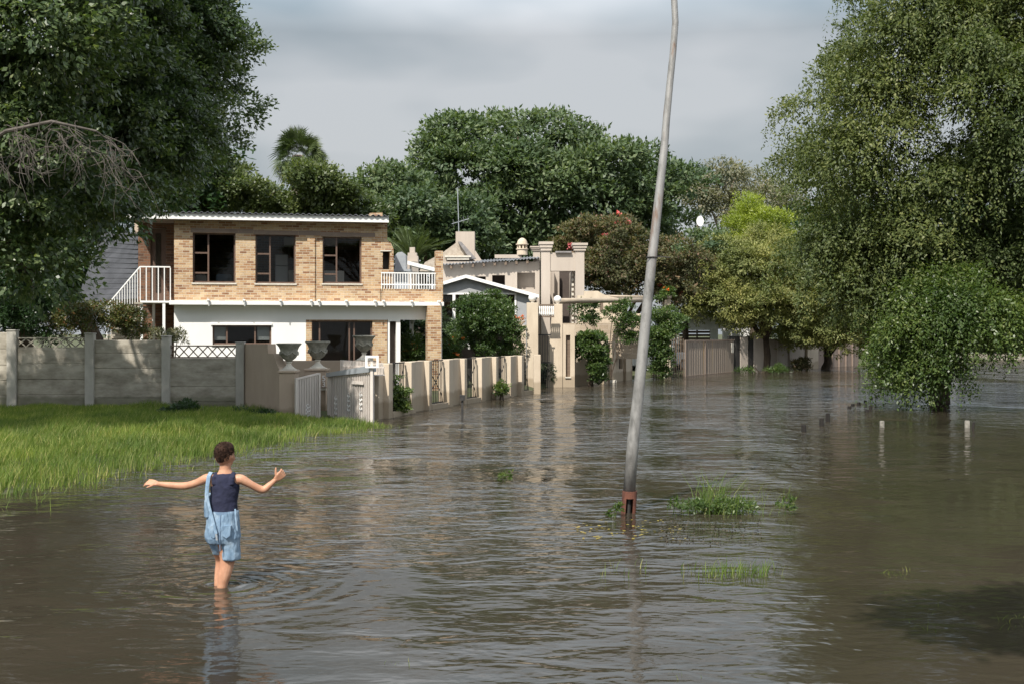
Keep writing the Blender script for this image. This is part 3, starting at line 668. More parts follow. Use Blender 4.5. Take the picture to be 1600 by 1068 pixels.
# main far wall panel between vine and pole
FW = Frame(road_at(926), road_at(988)); FW.V = Vector((-FW.U.y, FW.U.x, 0))
t = thing('boundary_wall', 'beige far boundary wall with a slit opening between the vine and the lamp pole', 'wall', (FW.A.x, FW.A.y, 0), 'beige boundary wall sections')
m = MB(); uu0 = FW.uz(967, 500)[0]; uu1 = FW.uz(973, 500)[0]
zt = zat(534, 46); wall(m, FW, 0, FW.len, -.3, zt, 0, .3, [(uu0, uu1, zat(577, 46.5), zt - .05)]); m.build('wall', M['plaster'], t)
for pa, pb in ((939, 946), (952, 958), (974, 982)):
    m = MB(); m.fbox(FW, FW.uz(pa, 500)[0], FW.uz(pb, 500)[0], -.12, -.002, -.3, zt + .01); m.build('pier', M['plaster'], t, bevel=.01)
m = MB(); m.fbox(FW, uu0 + .01, uu1 - .01, .12, .14, zat(577, 46.5), zt - .06); m.build('grille', M['black'], t)
m = MB(); m.box(xat(940, 46), xat(962, 46), 45.6, 46.0, -.2, .1); tag(m.build('step', M['stone_pale']), 'pale stone step at the foot of the far boundary wall', 'step')
# railing gate & sheet gate
RG = Frame(road_at(1020), road_at(1070)); RG.V = Vector((-RG.U.y, RG.U.x, 0)); t = thing('bar_gate', 'open brown steel bar gate with arched top right of the lamp pole', 'gate', (RG.A.x, RG.A.y, 0))
m = MB()
for i in range(13):
    u = RG.len * (i + .5) / 13; zt = zat(526, 51) + .35 * math.sin(i / 12 * math.pi) - .1; m.fbox(RG, u - .018, u + .018, 0, .03, -.2, zt)
m.build('bars', M['wood'], t)
m = MB(); m.fbox(RG, 0, RG.len, .031, .06, zat(536, 51) - .04, zat(536, 51)); m.build('rail', M['wood'], t); m = MB(); m.fbox(RG, 0, RG.len, .031, .06, .1, .15); m.build('rail', M['wood'], t)
SG = Frame(road_at(1070.5), road_at(1147)); SG.V = Vector((-SG.U.y, SG.U.x, 0)); t = thing('sheet_gate', 'taupe sheet metal sliding gate with a rust streak, beyond the bar gate', 'gate', (SG.A.x, SG.A.y, 0))
m = MB(); n = 44
mm, nt, b = pmat('taupe_gate_sheet', rough=.6); s = noise(nt, gpos(nt, (2.5, 2.5, .12)), 1.4, 4); lk(nt, ramp(nt, s, [(.4, (.235, .19, .155)), (.6, (.29, .24, .195)), (.72, (.36, .24, .12))]), b.inputs['Base Color']); M['gsheet'] = mm
for i in range(n):
    a = SG.len * i / n; zt = 1.62
    m.fbox(SG, a + .004, a + SG.len / n - .004, 0 + .012 * (i % 2), .03 + .012 * (i % 2), -.05, zt)
m.build('sheet', M['gsheet'], t)
m = MB(); m.fbox(SG, 0, SG.len, -.03, -.001, -.12, .02); m.fbox(SG, 0, SG.len, -.03, -.001, zt - .05, zt + .02); m.fbox(SG, 0, .06, -.03, -.001, .021, zt - .051); m.fbox(SG, SG.len * .38, SG.len * .38 + .06, -.03, -.001, .021, zt - .051); m.build('frame', M['lintel'], t)
m = MB(); u, z = SG.uz(1143, 543); m.fbox(SG, u - .18, u + .18, -.06, -.035, z - .25, z + .25); m.build('notice_plate', M['stone_pale'], t)
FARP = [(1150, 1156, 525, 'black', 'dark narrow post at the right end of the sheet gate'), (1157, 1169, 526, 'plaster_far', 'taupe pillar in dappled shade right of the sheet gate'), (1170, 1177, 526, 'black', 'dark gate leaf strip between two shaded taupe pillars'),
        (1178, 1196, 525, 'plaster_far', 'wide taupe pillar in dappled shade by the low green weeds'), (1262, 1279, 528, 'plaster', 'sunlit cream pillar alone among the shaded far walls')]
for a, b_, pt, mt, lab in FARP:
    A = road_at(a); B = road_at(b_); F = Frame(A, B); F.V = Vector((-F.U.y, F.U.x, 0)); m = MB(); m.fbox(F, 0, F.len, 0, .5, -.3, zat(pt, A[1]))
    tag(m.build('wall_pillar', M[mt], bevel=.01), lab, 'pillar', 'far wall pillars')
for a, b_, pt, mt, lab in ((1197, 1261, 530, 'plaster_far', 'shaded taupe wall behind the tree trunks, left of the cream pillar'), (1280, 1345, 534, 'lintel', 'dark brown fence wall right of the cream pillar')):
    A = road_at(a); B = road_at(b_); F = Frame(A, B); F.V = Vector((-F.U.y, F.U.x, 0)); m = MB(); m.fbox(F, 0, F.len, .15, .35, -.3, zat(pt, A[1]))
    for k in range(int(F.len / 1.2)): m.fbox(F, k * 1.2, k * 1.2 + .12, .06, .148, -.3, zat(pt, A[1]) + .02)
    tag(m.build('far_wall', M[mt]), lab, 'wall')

# ================================================================= the brick house
HA = (xat(272, 35.5), 35.5); HB = (xat(690, 37.2), 37.2); H = Frame(HA, HB)
bh = thing('brick_house', 'two storey yellow brick house with white lower wall and flat sheet roof', 'house', (HA[0], HA[1], .1))
LB = bh
def U(px, v=0): return H.uz(px, 500, v)[0]
def Zb(px, py, v=0): return H.uz(px, py, v)[1]
uL, uR = 0.0, U(567); zS = Zb(450, 471); zTop = Zb(440, 346)
wins = [hole(H, 301, 368, 364, 442), hole(H, 399, 462, 366, 443), hole(H, 504, 565, 370, 443)]
m = MB(); wall(m, H, 0, U(598), zS, zTop, 0, .23, wins); m.build('upper_wall', M['brick'], bh)
# raised piers on either side of the openings, and the dark lintel band
m = MB(); m.fbox(H, U(480), U(492), -.06, -.001, zS, Zb(480, 371)); m.build('brick_pier', M['brick'], bh)
m = MB(); m.fbox(H, U(582), U(594), -.06, -.001, zS, Zb(590, 450)); m.build('brick_pier', M['brick'], bh)
m = MB()
for a, b_, y in ((298, 372, 362), (396, 466, 365), (501, 586, 368)): m.pbox(H, a, b_, y - 4.5, y + 2, -.015, -.002)
m.pbox(H, 372.3, 395.7, 358, 365, -.012, -.002); m.pbox(H, 466.3, 500.7, 361, 368, -.012, -.002); m.build('lintel', M['lintel'], bh)
def window(Fr, h, parent, muls, v=.1, mat='brownframe', fw=.05, glass=True, name='window'):
    u0, u1, z0, z1 = h; m = MB(); e = .002
    m.fbox(Fr, u0 + e, u1 - e, v, v + .06, z1 - fw, z1 - e); m.fbox(Fr, u0 + e, u1 - e, v, v + .06, z0 + e, z0 + fw)
    m.fbox(Fr, u0 + e, u0 + fw, v, v + .06, z0 + fw, z1 - fw); m.fbox(Fr, u1 - fw, u1 - e, v, v + .06, z0 + fw, z1 - fw)
    for k, a, b_, c in muls:
        if k == 'v': uu = u0 + (u1 - u0) * a; m.fbox(Fr, uu - .025, uu + .025, v + .003, v + .057, z0 + fw + (z1 - z0 - 2 * fw) * b_, z0 + fw + (z1 - z0 - 2 * fw) * c)
        else: zz = z0 + (z1 - z0) * a; m.fbox(Fr, u0 + (u1 - u0) * b_ + fw * .6, u0 + (u1 - u0) * c - .026, v + .006, v + .054, zz - .025, zz + .025)
    w = m.build(name, M[mat], parent)
    if glass:
        m = MB(); m.poly([Fr.W(u0 + fw, v + .03, z0 + fw), Fr.W(u1 - fw, v + .03, z0 + fw), Fr.W(u1 - fw, v + .03, z1 - fw), Fr.W(u0 + fw, v + .03, z1 - fw)]); m.build('pane', M['glass'], w, root=base_of(parent))
    m = MB(); m.fbox(Fr, u0 - .03, u1 + .03, -.035, v - .002, z0 - .045, z0 - .001); m.build('sill', M['stone_pale'], w, root=base_of(parent))
    return w
for h in wins: window(H, h, bh, [('v', .36, 0, 1), ('h', .6, 0, .36), ('h', .2, 0, .36)])
# rooms behind the upper windows
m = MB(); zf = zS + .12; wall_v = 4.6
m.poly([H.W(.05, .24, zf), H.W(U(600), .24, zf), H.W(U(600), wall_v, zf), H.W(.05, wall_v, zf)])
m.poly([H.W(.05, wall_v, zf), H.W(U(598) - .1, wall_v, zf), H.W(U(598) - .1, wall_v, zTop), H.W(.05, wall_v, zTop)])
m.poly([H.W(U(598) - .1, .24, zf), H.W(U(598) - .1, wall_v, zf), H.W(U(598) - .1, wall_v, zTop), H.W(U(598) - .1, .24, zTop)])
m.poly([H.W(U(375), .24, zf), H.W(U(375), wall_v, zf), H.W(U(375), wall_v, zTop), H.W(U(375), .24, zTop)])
m.build('inner_walls', M['brickshade'], bh)
fr_ = thing('refrigerator', 'white fridge seen through the middle upstairs window', 'fridge', H.W(U(440), 2.0, zf))
m = MB(); a, b_ = H.uz(430, 400, 2)[0], H.uz(450, 400, 2)[0]; zz = H.uz(440, 398, 2)[1]; m.fbox(H, a, b_, 2, 2.6, zf + .04, zf + .75 * (zz - zf)); m.build('lower_door', M['applwhite'], fr_, bevel=.02)
m = MB(); m.fbox(H, a, b_, 2, 2.6, zf + .75 * (zz - zf) + .015, zz); m.build('freezer_door', M['applwhite'], fr_, bevel=.02)
for (pa, pb, y0, y1, v, mt, nm, lab, cat) in ((451, 474, 422, 450, 1.9, 'cupboard', 'kitchen_cupboard', 'grey kitchen base cupboard right of the fridge, inside the middle window', 'cupboard'), (444, 462, 371, 384, 2.2, 'applwhite', 'wall_cupboard', 'white wall cupboard above the fridge, inside the middle window', 'cupboard'),
    (506, 538, 423, 448, 1.2, 'cupboard', 'kitchen_counter', 'grey counter with doors inside the right upstairs window', 'cupboard'), (508, 527, 371, 384, 1.7, 'cupboard', 'shelf_cupboard', 'pale wall cupboard inside the right upstairs window', 'cupboard'),
    (337, 362, 428, 450, 1.4, 'cushion', 'armchair_back', 'blue grey armchair inside the left upstairs window', 'armchair'), (304, 323, 429, 450, 1.1, 'cupboard', 'sofa_back', 'beige sofa back inside the left upstairs window', 'sofa')):
    m = MB(); m.pbox(H, pa, pb, y0, y1, v, v + .55); 
    if nm.startswith(('kitchen', 'wall', 'shelf')):
        t = thing(nm, lab, cat, H.W(U(pa), v, zf)); m.build('carcass', M[mt], t, bevel=.02)
        for q in (0, 1):
            mm_ = MB(); w = (pb - pa) / 2; mm_.pbox(H, pa + w * q + .5, pa + w * (q + 1) - .5, y0 + 1, y1 - 1, v - .025, v - .002); mm_.build('door', M[mt], t, bevel=.005)
    else:
        t = thing(nm.replace('_back', ''), lab, cat, H.W(U(pa), v, zf)); m.build('backrest', M[mt], t, bevel=.08); mm_ = MB(); mm_.pbox(H, pa, pb, (y0 + y1) / 2 + 4, y1, v + .551, v + 1.1); mm_.build('seat', M[mt], t, bevel=.06)
# slab edge with brackets
m = MB(); m.fbox(H, U(266), U(691), -.38, -.0, Zb(450, 477.5), Zb(450, 471) - .003); m.build('slab_edge', M['white'], bh, bevel=.01)
m = MB(); m.fbox(H, 0.02, U(691), .0, 5.0, Zb(450, 478) + .02, zS - .004); m.build('floor_slab', M['white'], bh)
brk = [325, 381, 438, 486, 498, 541, 586, 599, 643, 686]
for px in brk:
    m = MB(); u = H.uz(px, 471, -.38)[0]; m.fbox(H, u - .035, u + .04, -.47, -.2, zS - .002, zS + .05); m.tube([H.W(u, -.44, zS), H.W(u + .03, -.4, zS - .17)], .018, 6); m.build('bracket', M['white'], bh)
# roof: sheet with corrugations and a white fascia, falling slightly to the right
m = MB(); a, b_ = -1.35, U(607, -.3)
za, zb = H.uz(217, 331, -.3)[1], H.uz(607, 338, -.3)[1]; zc, ze = H.uz(217, 342, -.3)[1], H.uz(607, 348.5, -.3)[1]
def zr(u, top=True): s = (u - a) / (b_ - a); return (za + (zb - za) * s) if top else (zc + (ze - zc) * s)
m.quadbox([H.W(a, -.42, zc), H.W(b_, -.42, ze), H.W(b_, -.38, ze), H.W(a, -.38, zc), H.W(a, -.42, za - .03), H.W(b_, -.42, zb - .03), H.W(b_, -.38, zb - .03), H.W(a, -.38, za - .03)]); m.build('fascia', M['white'], bh)
vs = []; fs = []; nn = int((b_ - a) / .045)
for i in range(nn + 1):
    u = a + (b_ - a) * i / nn; w = .022 * math.sin(i * math.pi / 2 + .3) * 1.3
    vs += [H.W(u, -.5, zr(u) + w + .0), H.W(u, 5.5, zr(u) + w + .22)]
    if i: k = i * 2; fs.append((k - 2, k, k + 1, k - 1))
m = MB(); m.v = [tuple(v) for v in vs]; m.f = fs; o = m.build('roof', M['roof'], bh); o.modifiers.new('solid', 'SOLIDIFY').thickness = .012
m = MB(); m.quadbox([H.W(a, -.37, zc + .02), H.W(b_ - .1, -.37, ze + .02), H.W(b_ - .1, 5.2, ze + .1), H.W(a, 5.2, zc + .1), H.W(a, -.37, zc + .05), H.W(b_ - .1, -.37, ze + .05), H.W(b_ - .1, 5.2, ze + .14), H.W(a, 5.2, zc + .14)]); m.build('soffit', M['lintel'], bh)
# outer side and back walls
m = MB(); m.fbox(H, -.0, .2, .231, 5, .1, zTop + .1); m.fbox(H, .2, U(598), 4.8, 5, .1, zTop); m.build('rear_walls', M['brickshade'], bh)
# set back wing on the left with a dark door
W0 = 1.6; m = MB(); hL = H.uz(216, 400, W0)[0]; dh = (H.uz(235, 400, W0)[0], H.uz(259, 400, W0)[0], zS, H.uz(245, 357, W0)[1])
wall(m, H, hL, -.003, .1, zTop + .12, W0, W0 + .2, [dh]); m.build('wing_wall', M['brickshade'], bh)  # the wing's shadow is painted in by the darker brick
m = MB(); m.fbox(H, dh[0] + .01, dh[1] - .01, W0 + .1, W0 + .14, zS + .01, dh[3] - .01); d_ = m.build('door', M['brownframe'], bh)
m = MB(); m.fbox(H, dh[0] + .15, dh[1] - .15, W0 + .085, W0 + .097, zS + .3, dh[3] - .15); m.build('door_glass', M['glass'], d_, root=base_of(bh))
# lower white wall with window
wh = hole(H, 332, 424, 508, 538); m = MB(); wall(m, H, .0, U(478), .1, Zb(450, 477.5), .0, .22, [wh]); m.build('lower_wall', M['white'], bh)
window(H, wh, bh, [('v', .24, 0, 1), ('v', .72, 0, 1)], .08)
m = MB(); m.fbox(H, wh[0] - .05, wh[1] + .02, -.05, -.002, wh[3], wh[3] + .06); m.build('window_head', M['white'], bh)
for pa, pb in ((334, 353), (402, 421)):
    m = MB(); m.pbox(H, pa, pb, 510, 531, .2, .21); m.build('blind', M['blind'], bh)
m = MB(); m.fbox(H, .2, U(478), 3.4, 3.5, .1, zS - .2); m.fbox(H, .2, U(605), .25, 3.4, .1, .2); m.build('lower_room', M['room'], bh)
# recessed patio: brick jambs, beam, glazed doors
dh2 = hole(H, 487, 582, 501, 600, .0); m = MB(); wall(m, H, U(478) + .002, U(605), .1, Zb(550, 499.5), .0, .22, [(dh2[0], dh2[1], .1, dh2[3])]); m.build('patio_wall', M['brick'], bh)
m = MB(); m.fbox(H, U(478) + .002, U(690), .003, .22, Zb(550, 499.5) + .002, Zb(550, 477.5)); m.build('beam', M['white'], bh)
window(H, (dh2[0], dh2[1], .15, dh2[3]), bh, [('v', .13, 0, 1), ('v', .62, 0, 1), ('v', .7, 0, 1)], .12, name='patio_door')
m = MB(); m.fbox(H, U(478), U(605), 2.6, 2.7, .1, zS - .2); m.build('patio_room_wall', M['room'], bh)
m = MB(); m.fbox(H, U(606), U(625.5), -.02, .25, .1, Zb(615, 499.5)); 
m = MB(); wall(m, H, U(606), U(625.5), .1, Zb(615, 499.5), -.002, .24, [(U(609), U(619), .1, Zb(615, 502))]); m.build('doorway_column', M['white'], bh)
m = MB(); m.fbox(H, U(609), U(619), .26, .3, .1, Zb(615, 502)); m.build('doorway_shade_panel', M['room'], bh)  # dark-coloured panel standing in for shade inside the doorway
m = MB(); m.fbox(H, U(665), U(686), -.5, .0, .1, Zb(675, 478)); m.build('patio_pier', M['brick'], bh)
m = MB(); m.fbox(H, U(687), U(690.5), -.02, .08, .1, Zb(688, 478)); m.build('white_post', M['white'], bh)
# balcony at the right end
m = MB(); m.fbox(H, U(598) + .002, U(692), -.02, .2, zS, Zb(650, 452)); m.build('balcony_parapet', M['brick'], bh)
m = MB(); m.fbox(H, U(681), U(692), -.022, .3, Zb(685, 452) + .001, Zb(685, 392)); m.build('balcony_pier', M['brick'], bh)
pts = [H.uz(*p) for p in ((598.2, 346), (605, 346), (606, 378), (611, 380), (614, 392), (614, 452), (598.2, 452))]
m = MB(); wall(m, H, U(567) + .0, U(568), zS, zS + .01, 0, .1)
m = MB(); hb = hole(H, 598.2, 609, 393, 421)
m.prism(H, [H.uz(*p) for p in ((598.2, 346), (600, 343), (605, 343), (605, 375), (611, 380), (615, 390), (615, 392.5), (598.2, 392.5))], 0, .5)
m.prism(H, [H.uz(*p) for p in ((609.2, 392.8), (615, 392.8), (615, 452), (609.2, 452))], 0, .5); m.prism(H, [H.uz(*p) for p in ((598.2, 421), (609, 421), (609, 452), (598.2, 452))], 0, .5)
m.prism(H, [H.uz(*p) for p in ((580, 330.5), (600, 330), (600, 336), (580, 336))], .5, 1.1)
m.build('braai_chimney', M['brick'], bh)
m = MB(); m.pbox(H, 598, 609.2, 392.8, 421, .45, .48); m.build('hearth', M['black'], bh)
m = MB(); m.prism(H, [H.uz(*p) for p in ((594, 391), (611, 391), (611, 393), (594, 393))], -.03, -.001); m.build('hearth_lintel', M['stone_pale'], bh)
br = thing('balcony_railing', 'white balcony railing between the brick braai and the end pier', 'railing', H.W(U(640), 0, Zb(640, 452)))
m = MB(); zz0, zz1 = Zb(640, 452), Zb(640, 427)
m.fbox(H, U(595), U(680.5), -.06, -.03, zz1 - .02, zz1 + .02); m.build('rail', M['white'], br); m = MB(); m.fbox(H, U(595), U(680.5), -.06, -.03, Zb(640, 446), Zb(640, 444)); m.build('rail', M['white'], br)
m = MB()
for i in range(21):
    px = 596 + i * 4.15; m.fbox(H, U(px) - .012, U(px) + .012, -.055, -.035, zz0, zz1 - .021)
m.build('balusters', M['white'], br)
# landing and stair on the left
st = thing('outdoor_stair', 'white steel landing and stair railing at the left end of the brick house', 'stair', H.W(-.8, 0, .1))
m = MB(); la, lb_ = H.uz(219, 470, .1)[0], -.12; m.fbox(H, la, lb_, .1, W0 - .02, zS - .06, zS); m.build('landing', M['white'], st)
for px, v in ((221, .12), (256, .12), (240, 1.4)):
    m = MB(); u = H.uz(px, 480, v)[0]; m.fbox(H, u - .04, u + .04, v, v + .08, .1, zS - .061); m.build('leg', M['white'], st)
zr1 = H.uz(238, 417, .1)[1]; m = MB(); m.fbox(H, la, lb_, .1, .14, zr1 - .02, zr1 + .02)
for i in range(6): u = la + (lb_ - la) * i / 5; m.fbox(H, u - .014, u + .014, .105, .135, zS, zr1 - .021)
m.build('landing_railing', M['white'], st)
m = MB(); p0, p1 = H.W(la, .12, zr1), Vector(P(167, 478, 35.4)); dz = zr1 - zS
n = 13
for i in range(n + 1):
    s = i / n; p = p0.lerp(p1, s); zz = p.z if s > .3 else p0.z + (p.z - p0.z) * s
    m.tube([(p.x, p.y, p.z - dz), (p.x, p.y, p.z)], .013, 5)
m.tube([p0, p1], .025, 6); m.build('stair_railing', M['white'], st)
m = MB()
for i in range(11):
    s = (i + .5) / 11; p = p0.lerp(p1, s); m.box(p.x - .13, p.x + .13, p.y - .05, p.y + .95, p.z - dz - .05, p.z - dz)
m.build('treads', M['concrete'], st)
# neighbouring grey sheet roof at far left
nr = thing('neighbour_outbuilding', 'outbuilding with a steep grey corrugated roof behind the stair, far left', 'outbuilding', P(190, 500, 41))
q0, q1, q2, q3 = P(217, 365, 40), P(217, 462, 37.5), P(120, 470, 39), P(160, 362, 43); m = MB(); n = 26
for i in range(n + 1):
    s = i / n; o_ = .09 if i % 2 else -.09
    a1 = q0.lerp(q1, s); b1 = q3.lerp(q2, s); m.v += [(a1.x, a1.y + o_, a1.z + o_), (b1.x, b1.y + o_, b1.z + o_)]
    if i: k = i * 2; m.f.append((k - 2, k - 1, k + 1, k))
o = m.build('roof', M['roofshade'], nr); o.modifiers.new('solid', 'SOLIDIFY').thickness = .02
m = MB(); m.box(xat(170, 41), xat(214, 41), 41.2, 44, 0, zat(430, 41)); m.build('wall', M['plaster_far'], nr)
m = MB(); m.box(xat(196, 42), xat(216, 42), 43, 43.5, zat(440, 43), zat(340, 43)); m.build('chimney', M['tan'], nr)

# grey flue hood behind the balcony
fh = thing('metal_flue', 'grey sheet metal flue hood just behind the balcony', 'flue', P(625, 440, 39.5)); F = front(39.5); m = MB()
m.prism(F, [F.uz(*p) for p in ((616.5, 440), (616.5, 400), (621, 395), (628, 393.5), (634, 398), (634, 440))], 0, .6); m.build('hood', M['galv'], fh)
m = MB(); m.pbox(F, 612, 641, 420.5, 424, -.1, .7); m.build('shelf', M['galv'], fh)

# ================================================================= white gabled patio house
d3 = 44.5; F3 = front(d3); gh = thing('gabled_house', 'low grey house with a white gable fascia and glazed patio behind the round bush', 'house', P(760, 560, d3))
m = MB(); gpts = [(640, 462), (693, 441), (728, 431), (826, 457.5), (826, 560), (808, 560), (808, 458), (640, 458)]
m.prism(F3, [F3.uz(*p) for p in ((640, 458), (660, 450), (693, 442), (728, 432), (806, 453.5), (806, 457.8))], .3, .5); m.build('gable', M['grey_paint'], gh)
m = MB(); m.pbox(F3, 808, 828, 459, 575, .3, .5); m.build('wall', M['grey_paint'], gh); m = MB(); m.fbox(F3, F3.uz(640, 450)[0], F3.uz(828, 450)[0], 7.8, 8, 0, 3.3); m.build('rear_wall', M['grey_paint'], gh)
def sloped(mb, F, p, q, th, v0, v1):
    (ua, za), (ub, zb) = F.uz(*p, v0), F.uz(*q, v0); mb.quadbox([F.W(ua, v0, za - th), F.W(ub, v0, zb - th), F.W(ub, v1, zb - th), F.W(ua, v1, za - th), F.W(ua, v0, za), F.W(ub, v0, zb), F.W(ub, v1, zb), F.W(ua, v1, za)])
m = MB(); sloped(m, F3, (640, 456), (727.9, 429.2), .13, 0, .06); sloped(m, F3, (728.1, 429.2), (842, 460.5), .13, 0, .06); m.build('fascia', M['white'], gh)
m = MB(); sloped(m, F3, (640, 456), (727.9, 429.5), .05, .061, 8); sloped(m, F3, (728.1, 429.5), (842, 460.8), .05, .061, 8); m.build('roof', M['galv'], gh)
m = MB(); m.pbox(F3, 640, 807, 457.8, 460.4, .28, .34)
for a, b_ in ((686, 690.5), (707, 711.5), (730.5, 734), (804, 807)): m.pbox(F3, a, b_, 460.5, 545, .28, .34)
m.pbox(F3, 690.6, 706.9, 533, 536, .285, .335); m.pbox(F3, 711.6, 730.4, 533, 536, .285, .335); m.build('patio_frame', M['white'], gh)
m = MB(); m.pbox(F3, 640, 806, 461, 575, 2.2, 2.25); m.build('patio_inner_wall', M['room'], gh)
m = MB(); m.pbox(F3, 690, 706, 462, 532, .31, .315); m.pbox(F3, 712, 730, 462, 532, .31, .315); m.build('pane', M['glass'], gh)
# white lean-to roof edge behind the balcony
m = MB(); F_ = front(41.5); sloped(m, F_, (634, 407), (679, 418.5), .13, 0, .05); sloped(m, F_, (634, 407.5), (679, 419), .05, .051, 3)
cp = thing('lean_to_roof', 'small white edged lean to roof just behind the balcony end pier', 'roof', P(656, 470, 41.5)); m.build('roof_edge', M['white'], cp)
m = MB(); m.pbox(F_, 640, 643, 413, 560, .4, .5); m.pbox(F_, 674, 677, 421, 560, .4, .5); m.build('post', M['white'], cp)

# ================================================================= taupe house with tower
d4 = 50.0; F4 = front(d4); th = thing('taupe_house', 'taupe rendered house with chimneys, slate ridge and a square open tower', 'house', P(790, 560, d4))
m = MB(); hs = [hole(F4, 744, 759, 432, 445), hole(F4, 769, 789, 430, 446), hole(F4, 808, 836, 426, 452)]
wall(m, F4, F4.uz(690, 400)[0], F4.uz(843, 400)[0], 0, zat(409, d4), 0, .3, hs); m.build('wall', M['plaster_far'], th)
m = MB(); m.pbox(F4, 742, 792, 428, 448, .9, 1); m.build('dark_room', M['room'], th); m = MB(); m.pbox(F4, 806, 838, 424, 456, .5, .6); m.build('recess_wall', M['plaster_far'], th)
m = MB(); nn = 60; (ua, za) = F4.uz(690, 413, -.4); (ub, zb) = F4.uz(844, 402.5, -.4)
for i in range(nn + 1):
    u = ua + (ub - ua) * i / nn; z = za + (zb - za) * i / nn + (.03 if i % 2 else -.03); m.v += [tuple(F4.W(u, -.4, z)), tuple(F4.W(u, 4, z + .35))]
    if i: k = i * 2; m.f.append((k - 2, k, k + 1, k - 1))
o = m.build('sheet_roof', M['roof'], th); o.modifiers.new('solid', 'SOLIDIFY').thickness = .03
for px in (705, 722, 739, 756, 773, 790, 807, 824): z = F4.uz(px, 415 - (px - 690) * .068, -.3)[1]; u = F4.uz(px, 400, -.3)[0]; m = MB(); m.fbox(F4, u - .05, u + .05, -.35, -.01, z - .16, z - .02); m.build('rafter_end', M['wood'], th)
m = MB(); m.pbox(F4, 773, 815, 398, 403.5, 1.2, 1.5); m.build('parapet', M['plaster_far'], th)
# lantern chimney with dome
m = MB(); xc, yc = xat(816, 51.2), 51.3; zb_ = zat(398, 51); z1 = zat(388, 51); z2 = zat(382, 51); r = .235
m.lathe((xc, yc, zb_), [(r, 0), (r, z1 - zb_ - .04), (r + .04, z1 - zb_ - .04), (r + .04, z1 - zb_)], 18)
for k in range(8): an = k * math.pi / 4 + .2; m.box(xc + r * .85 * math.cos(an) - .035, xc + r * .85 * math.cos(an) + .035, yc + r * .85 * math.sin(an) - .035, yc + r * .85 * math.sin(an) + .035, z1 + .001, z2)
m.lathe((xc, yc, z2 + .001), [(r + .05, 0), (r + .05, .04), (r, .05), (r * .92, .14), (r * .7, .23), (r * .35, .29), (.03, .31)], 18); m.build('domed_chimney', M['plaster'], th, smooth=False)
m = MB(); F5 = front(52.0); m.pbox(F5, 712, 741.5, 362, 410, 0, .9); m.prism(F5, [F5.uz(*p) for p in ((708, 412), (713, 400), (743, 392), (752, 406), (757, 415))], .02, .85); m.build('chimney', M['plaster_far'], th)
# tiled gable roof left of the chimney
m = MB(); a0, b0, c0 = P(664, 414, 51), P(712, 380, 51.5), P(697, 404, 49.5); 
m.prism(F5, [F5.uz(*p, -1.0) for p in ((655, 424), (664, 410), (690, 396), (712, 380), (718, 378), (742, 408), (742, 424))], -1.0, -.2); m.build('ridge_roof', M['thatch'], th)
m = MB(); m.prism(F5, [F5.uz(*p, -1.3) for p in ((715, 377), (721, 378), (744, 404), (734, 405))], -1.28, -1.02); m.build('slates', M['tile'], th)
m = MB(); m.pbox(F5, 695, 736, 399.5, 402, -1.35, -1.01); m.pbox(F5, 698, 733, 402.2, 406, -1.3, -1.01); m.build('cornice', M['stone_pale'], th)
m = MB(); F6 = front(46); m.lathe((xat(644, 46), 46, zat(425, 46)), [(.22, 0), (.22, .42)], 4); m.pbox(F6, 635, 653, 400, 425, 0, .4); m.pbox(F6, 637, 651, 395, 399.9, .03, .37); m.pbox(F6, 640, 648, 386.5, 394.9, .08, .3)
o = m.build('chimney_pot', M['plaster_far']); tag(o, 'small stepped beige chimney left of the slate ridge, above the lean to roof', 'chimney')
# television aerial
ta = thing('tv_aerial', 'thin television aerial on the big taupe chimney', 'aerial', P(717, 362, 52.3)); m = MB(); p = P(717, 365, 52.3); q = P(715, 296, 52.3); m.tube([p, q], .02, 5); m.build('mast', M['galv'], ta)
m = MB(); c = P(717, 344, 52.3); m.tube([P(706, 350, 52.3), P(733, 342, 52.3)], .015, 5); 
for px, py in ((708, 349), (716, 347), (724, 344.5), (731, 343)): m.tube([P(px, py - 5, 52.1), P(px, py + 5, 52.5)], .01, 4)
m.build('antenna_rods', M['galv'], ta)
# tower
T = front(49.0); tw = thing('square_tower', 'square open sided taupe tower with capped corner pillars beside the flowering tree', 'tower', P(880, 560, 49))
def tpil(a, b_, top, cap, v0, dep):
    m = MB(); m.pbox(T, a, b_, top, 560, v0, v0 + dep); m.build('corner_pillar', M['plaster_far'], tw)
    m = MB(); u0, zc_ = T.uz(a, cap, v0); u1, _ = T.uz(b_, cap, v0); _, zt_ = T.uz(a, top, v0); h = (zc_ - zt_)
    m.fbox(T, u0 - .06, u1 + .06, v0 - .06, v0 + dep + .06, zt_ + .001, zt_ + h * .35); m.fbox(T, u0 - .1, u1 + .1, v0 - .1, v0 + dep + .1, zt_ + h * .35, zt_ + h * .7); m.fbox(T, u0 - .14, u1 + .14, v0 - .14, v0 + dep + .14, zt_ + h * .7, zc_); m.build('capital', M['plaster_far'], tw)
tpil(847, 859.5, 392, 378, 0, .6); tpil(899, 913, 392, 380, 0, .6); tpil(833, 844, 392, 385, 2.6, .5)
m = MB(); m.pbox(T, 845.6, 847, 392, 540, 0, .4); m.pbox(T, 859.7, 898.9, 395, 423.5, .05, .45); m.build('lintel', M['plaster_far'], tw)
m = MB(); m.pbox(T, 893, 899, 423.6, 560, .6, 2.6); m.pbox(T, 862, 866, 423.6, 560, 2.4, 2.8); m.pbox(T, 893, 899, 424, 560, 2.4, 2.8)
m.pbox(T, 859.7, 874, 423.6, 560, 2.81, 2.95); m.build('inner_wall', M['plaster_far'], tw); m = MB(); m.pbox(T, 858, 900, 418, 575, 3.2, 3.3); m.build('interior_shade_sheet', M['room'], tw)  # last sheet is coloured dark to stand for the tower's unlit interior
